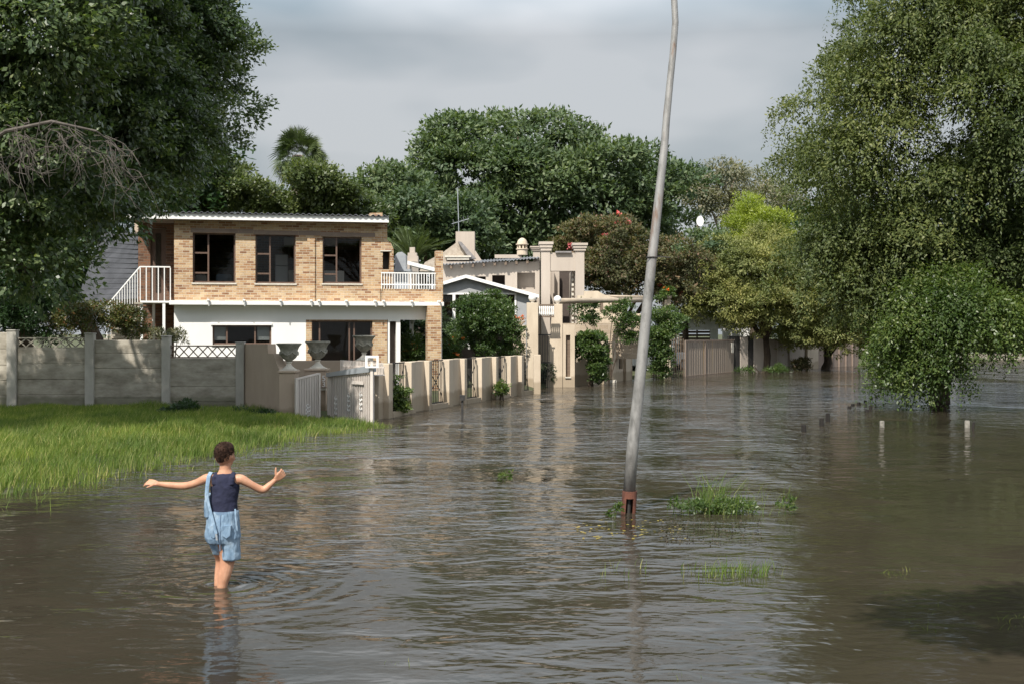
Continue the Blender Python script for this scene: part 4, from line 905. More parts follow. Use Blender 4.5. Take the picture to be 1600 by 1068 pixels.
m = MB()
for i in range(12): m.pbox(T, 893.2 + 0, 896.5, 428 + i * 7.5, 432 + i * 7.5, .45, .59)
m.build('quoins', M['stone_pale'], tw)
m = MB(); m.pbox(T, 868, 893, 392.5, 395, -.1, .6); m.build('tile_strip', M['tile'], tw)
# low walls right of the tower
LW = front(46.5); lw = thing('terrace_wall', 'pale block terrace wall with stepped and curving top right of the tower', 'wall', P(930, 570, 46.5)); m = MB()
m.prism(LW, [LW.uz(*p) for p in ((879, 560), (879, 505), (1003, 505), (1003, 560))], 0, .3); m.build('lower_wall', M['palebrick'], lw)
m = MB(); m.prism(LW, [LW.uz(*p) for p in ((903, 504.7), (903, 461), (914, 461), (914, 454), (936, 454), (944, 459), (955, 463), (975, 466), (975, 504.7))], .5, .8); m.build('curved_wall', M['plaster'], lw)
m = MB()
for a, b_ in ((937, 942), (956, 961)): m.pbox(LW, a, b_, 470, 486, .47, .49)
m.build('niche', M['wood'], lw)
m = MB(); m.pbox(LW, 975.5, 1001, 490, 504.7, .4, .7); m.pbox(LW, 973, 1003, 494, 497, .3, .39); m.build('end_block', M['plaster'], lw)
LW2 = front(52.8); m = MB(); m.pbox(LW2, 1037, 1048, 466, 590, 0, .5); m.pbox(LW2, 1035.5, 1049.5, 462, 465.9, -.06, .56); tag(m.build('yard_pillar', M['plaster']), 'cream pillar topped with flowers just right of the lamp pole', 'pillar')
m = MB(); m.tube([P(872, 470.5, 42.3), P(905, 470, 43.5), P(950, 469.5, 45.5), P(1004, 469, 46.3)], .1, 8); m.tube([P(935, 462.6, 47.6), P(1005, 464, 47.3)], .05, 6)
pg = tag(m.build('pergola_beam', M['palewood'], smooth=True), 'long round timber beam running from the entrance posts to the lamp pole', 'beam')

# neighbours beyond the gates
nb = thing('pale_house', 'pale cream house with a louvred garage front beyond the sheet gate', 'house', P(1110, 570, 63)); FN = front(66)
m = MB(); wall(m, FN, FN.uz(1048, 500)[0], FN.uz(1172, 500)[0], 0, zat(495, 66), 0, .3, [hole(FN, 1062, 1110, 516, 575), hole(FN, 1122, 1130, 514, 560)]); m.build('wall', M['white'], nb)
m = MB()
for i in range(10): m.pbox(FN, 1062, 1110, 517 + i * 5, 520.5 + i * 5, .1, .14)
m.build('louvres', M['wood'], nb)
m = MB(); m.pbox(FN, 1040, 1178, 488, 494.5, -.5, 6); m.build('roof', M['tile'], nb)
bd = thing('blue_dish', 'round blue plastic dish hanging above the bar gate', 'dish', P(1055, 511, 54)); m = MB(); c = P(1056, 511, 54)
m.lathe((0, 0, 0), [(.02, -.06), (.14, -.04), (.22, 0), (.25, .05), (.24, .055), (.12, .0)], 20); m.v = [(c.x + x * .8, c.y - z, c.z + y * 1.2) for x, y, z in m.v]; m.build('bowl', M['blue'], bd, smooth=True)
m = MB(); m.tube([(c.x, c.y + .1, c.z), (c.x, c.y + .25, .1)], .03, 6); m.build('stand', M['wood'], bd)
sd = thing('satellite_dish', 'white satellite dish on a tall pole above the trees right of the lamp pole', 'satellite dish', P(1090, 420, 66)); c = P(1093, 346, 66); m = MB()
m.lathe((0, 0, 0), [(.02, -.08), (.16, -.05), (.26, 0), (.3, .05), (.28, .055), (.14, .0)], 20); m.v = [(c.x + x * .7 + z * .6, c.y - z, c.z + y) for x, y, z in m.v]; m.build('dish', M['white'], sd, smooth=True)
m = MB(); m.tube([P(1090, 350, 66.1), P(1089.5, 385, 66.1), Vector((P(1089, 385, 66.1).x, 66.1, 0))], .05, 6); m.build('pole', M['wood'], sd)
# white car behind the bar gate
cr = thing('parked_car', 'white car parked behind the bar gate, mostly hidden', 'car', P(1058, 590, 56.5)); cx = P(1062, 590, 56.5)
FC = Frame((cx.x - 1.6, 56.2), (cx.x + .9, 59)); FC.V = Vector((-FC.U.y, FC.U.x, 0)); m = MB()
m.prism(FC, [(0, .35), (0, .8), (.25, .92), (1.1, 1.0), (3.6, 1.0), (3.9, .85), (3.9, .35)], 0, 1.65); m.build('body', M['applwhite'], cr, bevel=.06)
m = MB(); m.prism(FC, [(.9, 1.002), (1.5, 1.42), (2.9, 1.44), (3.6, 1.002)], .12, 1.53); m.build('cabin', M['glass'], cr); m = MB(); m.prism(FC, [(1.45, 1.42), (1.5, 1.48), (2.9, 1.5), (2.95, 1.44)], .1, 1.55); m.build('roof', M['applwhite'], cr, bevel=.02)
for u in (.75, 3.1):
    for v in (-.02, 1.47):
        m = MB(); m.tube([FC.W(u, v, .36), FC.W(u, v + .2, .36)], .31, 20); w = m.build('wheel', M['black'], cr)
        m = MB(); m.tube([FC.W(u, v - .01, .36), FC.W(u, v + .0, .36)], .18, 14); m.build('rim', M['galv'], w, root=base_of(cr))
for v in (.1, 1.25): m = MB(); m.fbox(FC, -.02, -.001, v, v + .3, .66, .8); m.build('headlight', M['glass'], cr)

# ================================================================= leaning lamp post
lp = thing('street_lamp', 'tall leaning galvanised lamp post with a rusty open base standing in the flood', 'street lamp', P(980, 800, 12.3) * 1.0)
mm, nt, b = pmat('galvanised_pole', (.4, .4, .4), .42, .35)
z = zval(nt); c = ramp(nt, noise(nt, gpos(nt, (1, 1, .35)), 7, 6, .7), [(.35, (.17, .165, .155)), (.52, (.33, .32, .305)), (.75, (.42, .41, .39))])
rm = mth(nt, 'MULTIPLY', mth(nt, 'SUBTRACT', noise(nt, gpos(nt, (2.2, 2.2, .5)), 3.2, 4, .6), .53), 9, True)
rm = mth(nt, 'MULTIPLY', rm, mth(nt, 'MULTIPLY', mth(nt, 'SUBTRACT', z, 2.4), .9, True)); c = mix(nt, rm, c, (.2, .1, .05))
lk(nt, c, b.inputs['Base Color']); bump(nt, b, noise(nt, gpos(nt), 50, 3), .15, .005); M['pole'] = mm
dp = 12.3
cen = [(983, 768), (989, 690), (997, 620), (1004.5, 545), (1012, 470), (1018.5, 406), (1025.5, 345), (1032, 285), (1038, 230), (1041, 190), (1046.3, 134), (1051.6, 82), (1055.2, 35), (1053.5, 0), (1047, -40), (1032, -85), (1005, -125), (965, -150), (920, -160)]
rd = [9.6, 9.4, 8.8, 8.2, 7.9, 7.5, 7.1, 6.6, 6.1, 5.7, 5.4, 5.2, 5.1, 5, 5, 4.8, 4.6, 4.4, 4.2]
m = MB(); m.tube([P(x, y, dp) for x, y in cen], [r / FPX * dp for r in rd], 20); m.build('pole', M['pole'], lp, smooth=True)
m = MB(); r0 = 10.6 / FPX * dp
pb = P(978.5, 806, dp) + Vector((0, 0, -.35)); pt = P(984, 766, dp)
# lower sleeve with an open inspection hatch facing the camera
seg = 24; Lv = 9; n0 = len(m.v)
for i in range(Lv):
    s = i / (Lv - 1); c_ = pb.lerp(pt, s); rr = r0 * (1.03 - .05 * s)
    for k in range(seg): an = 2 * math.pi * k / seg; m.v.append((c_.x + rr * math.cos(an), c_.y + rr * math.sin(an), c_.z))
for i in range(Lv - 1):
    for k in range(seg):
        an = (k + .5) / seg * 360
        if 245 < an < 296 and 5 <= i <= 6: continue
        j = (k + 1) % seg; m.f.append((i * seg + k, i * seg + j, (i + 1) * seg + j, (i + 1) * seg + k))
o = m.build('base_sleeve', M['rust'], lp); o.modifiers.new('solid', 'SOLIDIFY').thickness = -.008
m = MB(); m.tube([pb, pt], r0 * .35, 12); m.build('cable_core', M['black'], lp)
m = MB(); m.tube([P(1009, 403, dp) + Vector((0, -.06, 0)), P(1019, 402, dp) + Vector((0, -.055, 0)), P(1030, 401, dp), P(1047, 402.5, dp)], .006, 6); c_ = P(1018.8, 402.5, dp)
m.tube([(c_.x + .055 * math.cos(a_ * math.pi / 8), c_.y + .055 * math.sin(a_ * math.pi / 8), c_.z) for a_ in range(17)], .008, 6, False); m.build('cable_tie', M['black'], lp)
m = MB(); c_ = P(890, -162, dp); m.ball(c_, .22, 16, (1.2, .55, .35)); m.build('lamp_head', M['galv'], lp, smooth=True)

# stake with box (in front of the wall)
sk = thing('marker_stake', 'black stake with a square plate standing in the water before the beige wall', 'stake', P(722, 655, 25.6)); m = MB(); p = P(722.3, 655, 25.6)
m.box(p.x - .025, p.x + .025, p.y, p.y + .05, -.3, zat(624, 25.6)); m.build('post', M['black'], sk); m = MB(); m.box(p.x - .055, p.x + .055, p.y - .04, p.y + .08, zat(625, 25.6), zat(616.5, 25.6)); m.build('plate', M['black'], sk)
# cut bollards in the water
def stump(px, py_top, py_base, w, label, mat='weatherwood', tilt=0):
    d = FPX * EYE / (py_base - HY); p = P(px, py_base, d); h = (py_base - py_top) / FPX * d; r = w / FPX * d / 2; m = MB()
    f = lambda i, a: 1 + .08 * math.sin(3 * a + px)
    m.lathe((p.x, p.y, -.3), [(r, 0), (r, .3), (r * .97, .3 + h * .7), (r * .93, .3 + h), (r * .7, .3 + h * 1.02)], 10, f)
    m.v = [(x + tilt * (z + .3), y, z) for x, y, z in m.v]
    tag(m.build('wooden_bollard', M[mat]), label, 'bollard', 'wooden bollards poking out of the flood')
for a in ((1256, 663, 674, 8, 'low grey bollard, leftmost of the row in the flood'), (1283.5, 653, 665, 7, 'split brown bollard just left of the tallest one'), (1293.5, 645, 658, 7, 'tallest dark bollard of the row, tilted flat top'),
          (1327, 634, 638, 6, 'tiny dark bollard top, first of the far four'), (1332.5, 630.5, 634, 6, 'tiny dark bollard top, second of the far four'), (1341.5, 627.5, 632, 6, 'dark bollard top, third of the far four'), (1352, 625, 628, 5, 'small square bollard top, fourth of the far four'),
          (1355, 639, 643, 6, 'low brown bollard left of a taller twin, near the tree'), (1360, 633, 640, 5, 'dark bollard standing right behind a lower brown one'), (1361, 619.5, 623, 4.5, 'very small bollard close to the drooping shoots, left one'), (1369, 617, 620, 4.5, 'very small bollard close to the drooping shoots, right one')):
    stump(*a)
stump(1378, 657, 667, 7.5, 'pale topped bollard alone below the tree, left', 'stakepale'); stump(1511, 656.5, 668, 8, 'pale thick bollard right of the tree trunk', 'stakepale'); stump(1517.5, 659, 669, 4, 'thin black stick leaning by the pale bollard right of the tree', 'weatherwood', .12)

# ================================================================= trees
def tree(name, label, base, outline, d, thick, nclump, crad, nleaf, L, W, leaf, r0, ntips=7, split=.35, kind='crown', bark='bark', group=None, cat='tree', fb=.5, push=None, extra=None, **k):
    t = thing(name, label, cat, base, group)
    c, r = clumps_in(outline, d, thick, nclump, crad, fb)
    if extra: c2, r2 = clumps_in(*extra); c = np.concatenate([c, c2]); r = np.concatenate([r, r2])
    if push: f_ = push(c); c = (c - [0, 0, EYE]) * f_[:, None] + [0, 0, EYE]
    crown_mesh('crown', c, r, nleaf, L, W, M[leaf], t, **k)
    idx = rng.choice(len(c), min(ntips, len(c)), replace=False)
    limbs(base, r0, [c[i] for i in idx], M[bark], t, split)
    return t, c, r
# big tree on the left, standing behind and over the slab wall
lt_out = [(-480, 60), (-460, -250), (-200, -330), (80, -230), (250, -130), (335, -50), (352, 30), (370, 80), (350, 130), (362, 185), (345, 235), (320, 240), (290, 262), (250, 305), (195, 320), (185, 400), (120, 450), (0, 440), (-300, 400), (-480, 350)]
LTB = P(40, 500, 33); LTB.z = .1
t, c, r = tree('broadleaf_tree', 'huge dark broadleaf tree filling the upper left over the concrete wall', LTB, lt_out, 23.6, 3.2, 190, .98, 430000, .11, .06, 'leaf_left', .34, 12, .42, tw=24, twr=.27, droop=.3, fb=.65, extra=([(190, -70), (325, -50), (352, 60), (348, 180), (330, 245), (240, 318), (190, 320)], 23.0, 1.5, 75, .8, .6), push=lambda c: .86 + np.clip((c[:, 0] / c[:, 1] * FPX + 800 - 100) / 180, 0, 1) * .29)
m = MB()      # dead drooping twigs
limb_ = [P(-60, 250, 17.2), P(10, 205, 16.6), P(80, 190, 16.4), P(150, 205, 16.6), P(190, 235, 17)]
m.tube(limb_, [.035, .03, .024, .016, .006], 7)
for i in range(75):
    li_ = random.uniform(0, 3.99); p = limb_[int(li_)].lerp(limb_[int(li_) + 1], li_ % 1) + Vector((random.uniform(-.15, .15), random.uniform(-.3, .3), random.uniform(-.35, .1))); q = [p]; dr = Vector((random.uniform(-.3, 1), random.uniform(-.2, .2), random.uniform(-.4, .4)))
    for k in range(7): dr = dr * .8 + Vector((random.uniform(-.35, .35), random.uniform(-.15, .15), random.uniform(-.55, .1))); q.append(q[-1] + dr * .11)
    m.tube(q, [.0055, .005, .0048, .0042, .0036, .003, .0024, .0015], 5)
    for _ in range(2): k = random.randint(2, 6); m.tube([q[k], q[k] + Vector((random.uniform(-.3, .3), 0, random.uniform(-.35, .1)))], [.006, .002], 4)
m.build('dead_twigs', M['bark_dull'], t)
# willow-like tree on the right standing in the flood
WTB = P(1466, 628, 32.0); WTB.z = 0
w_out = [(1250, 400), (1238, 330), (1238, 272), (1258, 215), (1280, 165), (1290, 110), (1345, 65), (1368, 0), (1400, -90), (1500, -160), (1700, -150), (1880, 0), (1920, 250), (1900, 500), (1700, 520), (1560, 505), (1450, 500), (1370, 510), (1320, 480), (1270, 430)]
wt = thing('weeping_tree', 'large drooping light green tree standing in the flood on the right', 'tree', WTB)
c, r = clumps_in(w_out, 32.0, 4.6, 235, 1.08, .62)
crown_mesh('crown', c, r, 330000, .115, .055, M['leaf_willow'], wt, 22, .28, .3, .7, .6)
strand_mesh('hanging_strands', c, r, 7500, 1.6, .05, .10, .045, M['leaf_willow'], wt, .3)
idx = rng.choice(len(c), 14, replace=False); limbs(WTB, .25, [c[i] for i in idx], M['bark'], wt, .38)
u_out = [(1372, 560), (1366, 520), (1392, 500), (1385, 470), (1410, 460), (1405, 425), (1435, 398), (1460, 420), (1490, 410), (1500, 440), (1545, 430), (1560, 465), (1620, 450), (1660, 520), (1600, 520), (1560, 500), (1520, 535), (1480, 520), (1455, 560), (1452, 600), (1420, 590), (1405, 608), (1380, 590)]
c, r = clumps_in(u_out, 29.6, 2.0, 85, .33, .6)
crown_mesh('lower_shoots', c, r, 38000, .09, .048, M['leaf_under'], wt, 12, .36, .3, 1.1, .5)
strand_mesh('low_strands', c, r, 2200, 1.0, .05, .09, .045, M['leaf_under'], wt, .03)
# centre: large deep green tree behind the houses
c_out = [(598, 400), (595, 310), (610, 295), (640, 290), (668, 275), (680, 228), (705, 215), (722, 188), (748, 190), (790, 208), (850, 205), (900, 228), (960, 228), (1000, 245), (1035, 260), (1070, 290), (1070, 340), (1075, 360), (1000, 420), (860, 420), (700, 420)]
cb = P(840, 560, 78); cb.z = .1
tree('spreading_tree', 'broad deep green tree towering behind the houses in the centre', cb, c_out, 78, 7, 190, 1.7, 110000, .34, .17, 'leaf_big', .6, 12, .3, tw=24, twr=.75, flat=1.2, squash=.5)
lc = [(585, 400), (588, 300), (605, 278), (650, 276), (700, 330), (760, 340), (760, 400)]
tree('round_tree', 'lower dark green tree just right of the brick house roof', P(660, 560, 66), lc, 66, 3, 36, 1.3, 22000, .28, .15, 'leaf_big', .3, 5, .4, tw=24, twr=.6)
# left-centre trees behind the brick house
l2 = [(300, 345), (310, 280), (350, 262), (385, 275), (400, 292), (425, 300), (440, 320), (480, 316), (492, 296), (512, 290), (528, 306), (545, 296), (570, 322), (585, 345)]
tree('garden_tree', 'mid green tree showing above the brick house roof, below the palm', P(470, 540, 52), l2, 52, 3, 75, .85, 60000, .19, .10, 'leaf_mid', .3, 7, .5, tw=22, twr=.42)
# palm
pt_ = thing('palm_tree', 'tall fan palm rising above the trees behind the brick house', 'palm', P(466, 560, 62)); top = P(466, 243, 62)
m = MB(); m.tube([Vector((top.x, 62, 0)), Vector((top.x - .1, 62, 4)), top - Vector((0, 0, .6)), top], [.35, .28, .4, .3], 12); m.build('trunk', M['barkgrey'], pt_, smooth=True)
vv = []; ff = []
for k in range(150):
    el = random.uniform(-1.1, 1.35); az = random.uniform(0, 2 * math.pi); dr = Vector((math.cos(el) * math.cos(az), math.cos(el) * math.sin(az), math.sin(el)))
    L0 = random.uniform(.7, 1.05); c0 = top + dr * L0 * .9; sd = dr.cross(Vector((0, 0, 1))).normalized() if abs(dr.z) < .98 else Vector((1, 0, 0)); up2 = sd.cross(dr); ro_ = random.uniform(-1.1, 1.1); sd = sd * math.cos(ro_) + up2 * math.sin(ro_); up2 = sd.cross(dr)
    for q in range(15):
        a = (q / 14 - .5) * 2.3; e = dr * math.cos(a) + sd * math.sin(a); ln = random.uniform(.65, .95); tip = c0 + e * ln - Vector((0, 0, .22 * ln * (1 - el * .4))); mid = c0 + e * ln * .6; w = up2 * .0 + e.cross(up2) * .028
        n = len(vv); vv += [tuple(c0), tuple(mid + w), tuple(tip), tuple(mid - w)]; ff.append((n, n + 1, n + 2, n + 3))
npmesh('fronds', vv, ff, M['leaf_palm'], pt_)
# feather fronds (cycad / date palm) behind the balcony
pc = thing('feather_palm', 'short feather palm with arching fronds behind the brick balcony', 'palm', P(645, 560, 56)); ctr = P(645, 402, 56); vv = []; ff = []; m = MB()
for k in range(34):
    az = random.uniform(0, 2 * math.pi); sp = random.uniform(.35, 1.1); L0 = random.uniform(1.5, 2.3); pts = []
    for q in range(8): s = q / 7; pts.append(ctr + Vector((math.cos(az) * sp * L0 * s, math.sin(az) * sp * L0 * s, L0 * s * (1.0 - .5 * sp * s) - .3)))
    m.tube(pts, [.02] * 7 + [.006], 4)
    for q in range(1, 24):
        s = q / 24 * 7; i = min(int(s), 6); p = pts[i].lerp(pts[i + 1], s - i); tn = (pts[i + 1] - pts[i]).normalized(); sd = tn.cross(Vector((0, 0, 1))).normalized()
        for sg in (-1, 1): e = (sd * sg * .8 + tn * .6 + Vector((0, 0, .25))).normalized(); ln = .38; w = tn * .022; n = len(vv); vv += [tuple(p - w), tuple(p + e * ln * .5 + w), tuple(p + e * ln), tuple(p + e * ln * .5 - w)]; ff.append((n, n + 1, n + 2, n + 3))
npmesh('fronds', vv, ff, M['leaf_palm'], pc); m.build('midribs', M['leaf_palm'], pc)
m = MB(); m.tube([Vector((ctr.x, 56, 0)), ctr], [.3, .22], 10); m.build('trunk', M['barkgrey'], pc)
# flowering tree by the tower
f_out = [(868, 480), (872, 375), (900, 358), (960, 352), (1010, 362), (1040, 380), (1090, 400), (1080, 470), (1000, 470), (930, 462)]
fb_ = P(960, 560, 56); fb_.z = .1
t, c, r = tree('flowering_tree', 'bushy reddish green tree with pink blossom between the tower and the lamp pole', fb_, f_out, 56, 2.6, 70, .8, 40000, .16, .09, 'leaf_boug', .22, 6, .3, tw=20, twr=.32)
k = rng.choice(len(c), 34); pp = c[k] + rsph(34) * r[k][:, None] * .9; pp = pp[pp[:, 1] < 56.5]; crown_mesh('blossom', pp, np.full(len(pp), .16), 1500, .09, .08, M['flower_p'], t, 12, .12)
# dark tree right of pole
tree('glossy_tree', 'dark glossy leaved tree under the satellite dish', P(1065, 560, 64), [(1040, 470), (1045, 385), (1070, 372), (1120, 372), (1130, 400), (1110, 470)], 62, 2, 30, .9, 16000, .2, .12, 'leaf_big', .2, 5, .4, tw=20, twr=.4)
tree('gum_tree', 'pale grey green gum tree far behind, right of the big centre tree', P(1140, 540, 115), [(1070, 330), (1075, 285), (1100, 265), (1150, 262), (1195, 275), (1240, 300), (1240, 390), (1180, 390), (1150, 340), (1110, 350)], 115, 4, 60, 1.7, 22000, .36, .16, 'leaf_gum', .5, 8, .35, bark='barkgrey', tw=16, twr=.8, droop=.4)
tree('conifer_tree', 'bright yellow green conifer peeking between the gum tree and the weeping tree', P(1175, 560, 80), [(1140, 400), (1142, 350), (1160, 318), (1172, 312), (1182, 330), (1195, 315), (1215, 330), (1225, 400)], 80, 2.2, 40, .8, 26000, .22, .06, 'leaf_yellow', .25, 4, .5, tw=20, twr=.4, squash=1.1)
# olive trees over the far wall
ob = P(1195, 577, 61); ob.z = 0
tree('olive_tree', 'large olive brown tree leaning over the far wall right of the sheet gate', ob, [(1062, 500), (1060, 440), (1085, 400), (1110, 378), (1160, 378), (1200, 365), (1250, 400), (1270, 450), (1262, 530), (1220, 545), (1195, 500), (1150, 510), (1110, 490)], 62, 3.5, 150, .85, 120000, .16, .06, 'leaf_olive', .28, 9, .3, tw=24, twr=.36, squash=.8)
o2 = P(1290, 574, 62); o2.z = 0
tree('olive_tree', 'second olive tree right of the sunlit cream pillar, half behind the weeping tree', o2, [(1240, 430), (1290, 400), (1340, 400), (1365, 450), (1360, 540), (1320, 535), (1290, 545), (1250, 520)], 60, 2.8, 110, .8, 80000, .16, .06, 'leaf_olive', .24, 7, .3, tw=24, twr=.36, squash=.8)
# tree beside the camera, out of the frame: its boughs shade the dark water at the lower right
ot_ = thing('overhanging_tree', 'tree whose boughs hang over the dark water nearest the camera at the lower right', 'tree', (7.2, .2, 0))
c = np.array([(.9 + .8 * i, 2.1 + .35 * math.sin(i * 2.1), 7.0 + .3 * math.sin(i * 3.3)) for i in range(6)] + [(3.0, 1.3, 6.9), (4.4, 1.2, 7.2), (5.4, 2.6, 7.4)]); r = np.full(len(c), .65)
crown_mesh('crown', c, r, 26000, .12, .06, M['leaf_mid'], ot_, 20, .3, .6, .4); limbs((7.2, .2, 0), .2, [c[0], c[2], c[4], c[5], c[7]], M['bark'], ot_, .6)
# far tree mass behind and to the right
FT = [('far_tree', 'dark far tree behind the weeping tree, left', [(1220, 560), (1230, 380), (1300, 330), (1420, 320), (1440, 560)], 88, 'leaf_dark'),
      ('far_tree', 'dark far tree closing the view behind the weeping tree trunk', [(1400, 552), (1400, 400), (1480, 330), (1600, 320), (1620, 552)], 105, 'leaf_dark'),
      ('far_tree', 'dark far tree at the right edge behind the weeping tree', [(1560, 548), (1570, 360), (1680, 330), (1850, 340), (1900, 548)], 98, 'leaf_mid')]
for nm, lab, o_, d_, lf in FT:
    b0 = P(sum(p[0] for p in o_) / len(o_), 560, d_); b0.z = 0
    tree(nm, lab, b0, o_, d_, 4, 70, 1.8, 24000, .42, .24, lf, .4, 5, .3, group='dark trees closing the far view', tw=18, twr=.9)
tree('far_tree', 'dark tree behind the left wing of the brick house', P(150, 540, 50), [(-200, 520), (-200, 250), (100, 200), (330, 240), (340, 345), (210, 340), (205, 420), (150, 500)], 50, 3, 90, 1.5, 40000, .28, .16, 'leaf_dark', .4, 6, .3, tw=18, twr=.6)

# ---- shrubs
def shrub(name, label, outline, d, thick, n, crad, nleaf, L, W, leaf, cat='shrub', group=None, base=None, fl=None, **k):
    xs = [p[0] for p in outline]; b0 = base or Vector((xat((min(xs) + max(xs)) / 2, d), d, .1)); t = thing(name, label, cat, b0, group)
    c, r = clumps_in(outline, d, thick, n, crad, .55); crown_mesh('foliage', c, r, nleaf, L, W, M[leaf], t, zmin=.02, **k)
    m = MB()
    for i in rng.choice(len(c), min(5, len(c)), replace=False): m.tube([b0 + Vector((random.uniform(-.1, .1), 0, -.2)), b0.lerp(Vector(c[i]), .5) + Vector((0, 0, .1)), Vector(c[i])], [.03, .02, .008], 5)
    m.build('stems', M['bark'], t)
    if fl: idx = rng.choice(len(c), fl[1]); pp = c[idx] + rsph(fl[1]) * r[idx][:, None]; pp[:, 1] -= .1; crown_mesh('flowers', pp, np.full(len(pp), fl[2]), fl[1] * 12, .07, .06, M[fl[0]], t, 10, fl[2])
    return t
shrub('round_bush', 'large clipped round green bush in front of the white gabled house', [(716, 545), (713, 500), (718, 478), (740, 464), (775, 463), (798, 475), (803, 500), (800, 550), (760, 556)], 40.5, .9, 60, .36, 26000, .09, .045, 'leaf_shrub', tw=20, twr=.16)
shrub('dark_hedge', 'dark mounded hedge above the concrete wall at the far left', [(-60, 520), (-60, 440), (20, 430), (50, 425), (70, 445), (120, 462), (135, 490), (130, 522)], 30.5, 1.0, 60, .42, 30000, .08, .035, 'leaf_dark', tw=20, twr=.2)
shrub('red_tipped_shrub', 'red tipped shrub above the concrete wall below the stair', [(95, 520), (100, 480), (130, 470), (160, 488), (205, 478), (222, 500), (232, 525)], 29.8, .6, 36, .28, 12000, .07, .035, 'leaf_rust', tw=16, twr=.15)
shrub('variegated_plant', 'small pale leaved plant above the slab wall by the white house corner', [(245, 530), (250, 515), (275, 520), (286, 535)], 29.2, .2, 8, .14, 900, .12, .03, 'leaf_gum', 'plant', tw=10, twr=.1)
shrub('patio_plants', 'leafy plants with orange flowers inside the patio opening', [(626, 565), (627, 535), (640, 525), (660, 530), (664, 565)], 38.5, .4, 22, .22, 5000, .12, .03, 'leaf_shrub', 'plants', fl=('flower_o', 9, .08), tw=14, twr=.14)
shrub('orange_flower_plant', 'tall orange flowering plant between the brick pier and the round bush', [(690, 560), (688, 535), (700, 528), (720, 530), (716, 560)], 39.5, .4, 16, .2, 3500, .12, .03, 'leaf_shrub', 'plant', fl=('flower_o', 8, .08), tw=14, twr=.14)
shrub('grille_shrub', 'fresh green shrub growing through the grille nearest the gate', [(615, 640), (614, 605), (624, 592), (634, 600), (632, 638)], 27.3, .15, 16, .16, 2200, .08, .04, 'leaf_under', tw=12, twr=.1)
shrub('grille_plant', 'small green plant at the foot of the fourth wall gap', [(777, 615), (778, 598), (788, 600), (786, 615)], 33.6, .1, 7, .13, 900, .09, .04, 'leaf_under', 'plant', tw=12, twr=.1)
shrub('gate_shrub', 'blue green shrub behind the pedestrian gate', [(843, 602), (842, 570), (858, 566), (861, 602)], 42.0, .2, 14, .2, 2600, .09, .03, 'leaf_dark', tw=12, twr=.14)
shrub('climbing_vine', 'bright green vine hanging over the beige wall beyond the entrance', [(900, 535), (902, 528), (918, 522), (925, 514), (938, 524), (944, 545), (940, 590), (928, 598), (924, 560), (916, 570), (908, 545)], 42.3, .25, 46, .22, 11000, .1, .06, 'leaf_shrub', 'vine', tw=14, twr=.14)
shrub('terrace_creeper', 'leafy creeper on the terrace wall left of the lamp pole', [(897, 505), (903, 470), (912, 500), (922, 460), (930, 500), (960, 478), (990, 470), (1000, 500), (985, 540), (970, 525), (960, 500)], 45.2, .2, 46, .22, 6500, .11, .05, 'leaf_shrub', 'creeper', tw=12, twr=.16)
shrub('conical_shrub', 'big dark green shrub beside the bar gate, right of the lamp pole', [(1012, 585), (1014, 500), (1030, 482), (1052, 488), (1060, 505), (1045, 535), (1035, 585)], 50.0, .7, 46, .35, 14000, .11, .06, 'leaf_shrub', tw=16, twr=.2)
shrub('pillar_flowers', 'yellow and pink flowers crowning the cream yard pillar', [(1022, 475), (1024, 455), (1045, 450), (1052, 462)], 53.0, .2, 10, .2, 1600, .1, .05, 'leaf_shrub', 'flowers', fl=('flower_o', 4, .09), tw=12, twr=.12)
shrub('far_weeds', 'low bright weeds at the foot of the shaded far pillars', [(1146, 581), (1160, 577), (1190, 575), (1215, 573), (1230, 579)], 57.5, .2, 14, .13, 1600, .16, .03, 'leaf_shrub', 'weeds', tw=12, twr=.2)
shrub('purple_bush', 'dull purple bush at the foot of the far tree', [(1238, 578), (1240, 562), (1255, 556), (1262, 576)], 61, .3, 10, .25, 1800, .13, .06, 'leaf_boug', tw=12, twr=.2)
shrub('low_bush', 'dark low bush in the grass below the slab wall', [(262, 652), (268, 634), (290, 628), (312, 636), (338, 648), (330, 656)], 26.0, .35, 26, .17, 7000, .07, .03, 'leaf_dark', tw=14, twr=.12)
shrub('bank_weeds', 'dark leafy weeds at the foot of the tan rendered wall', [(365, 655), (378, 640), (395, 650), (415, 642), (432, 652), (445, 650), (450, 662), (400, 664)], 25.4, .3, 24, .14, 4500, .1, .025, 'leaf_dark', 'weeds', tw=12, twr=.12)
shrub('garden_hedge', 'dense green garden hedge behind the brick house patio and the white gabled house', [(560, 560), (560, 505), (600, 490), (650, 485), (700, 490), (720, 560)], 43.6, .5, 50, .45, 16000, .13, .07, 'leaf_big', tw=16, twr=.25)
# garden lamp in patio
gl_ = thing('garden_lamp', 'white garden lantern on a pole inside the patio opening', 'lamp', P(645, 560, 38.2)); m = MB(); p = P(644.5, 560, 38.2); m.tube([(p.x, p.y, .1), (p.x, p.y, zat(506, 38.2))], .03, 8); m.build('pole', M['white'], gl_)
m = MB(); m.lathe((p.x, p.y, zat(506, 38.2)), [(.05, 0), (.09, .12)], 6); m.build('lantern', M['blind'], gl_); m = MB(); m.lathe((p.x, p.y, zat(506, 38.2) + .121), [(.13, 0), (.06, .1), (.015, .16), (.01, .2)], 6); m.build('lantern_roof', M['white'], gl_)

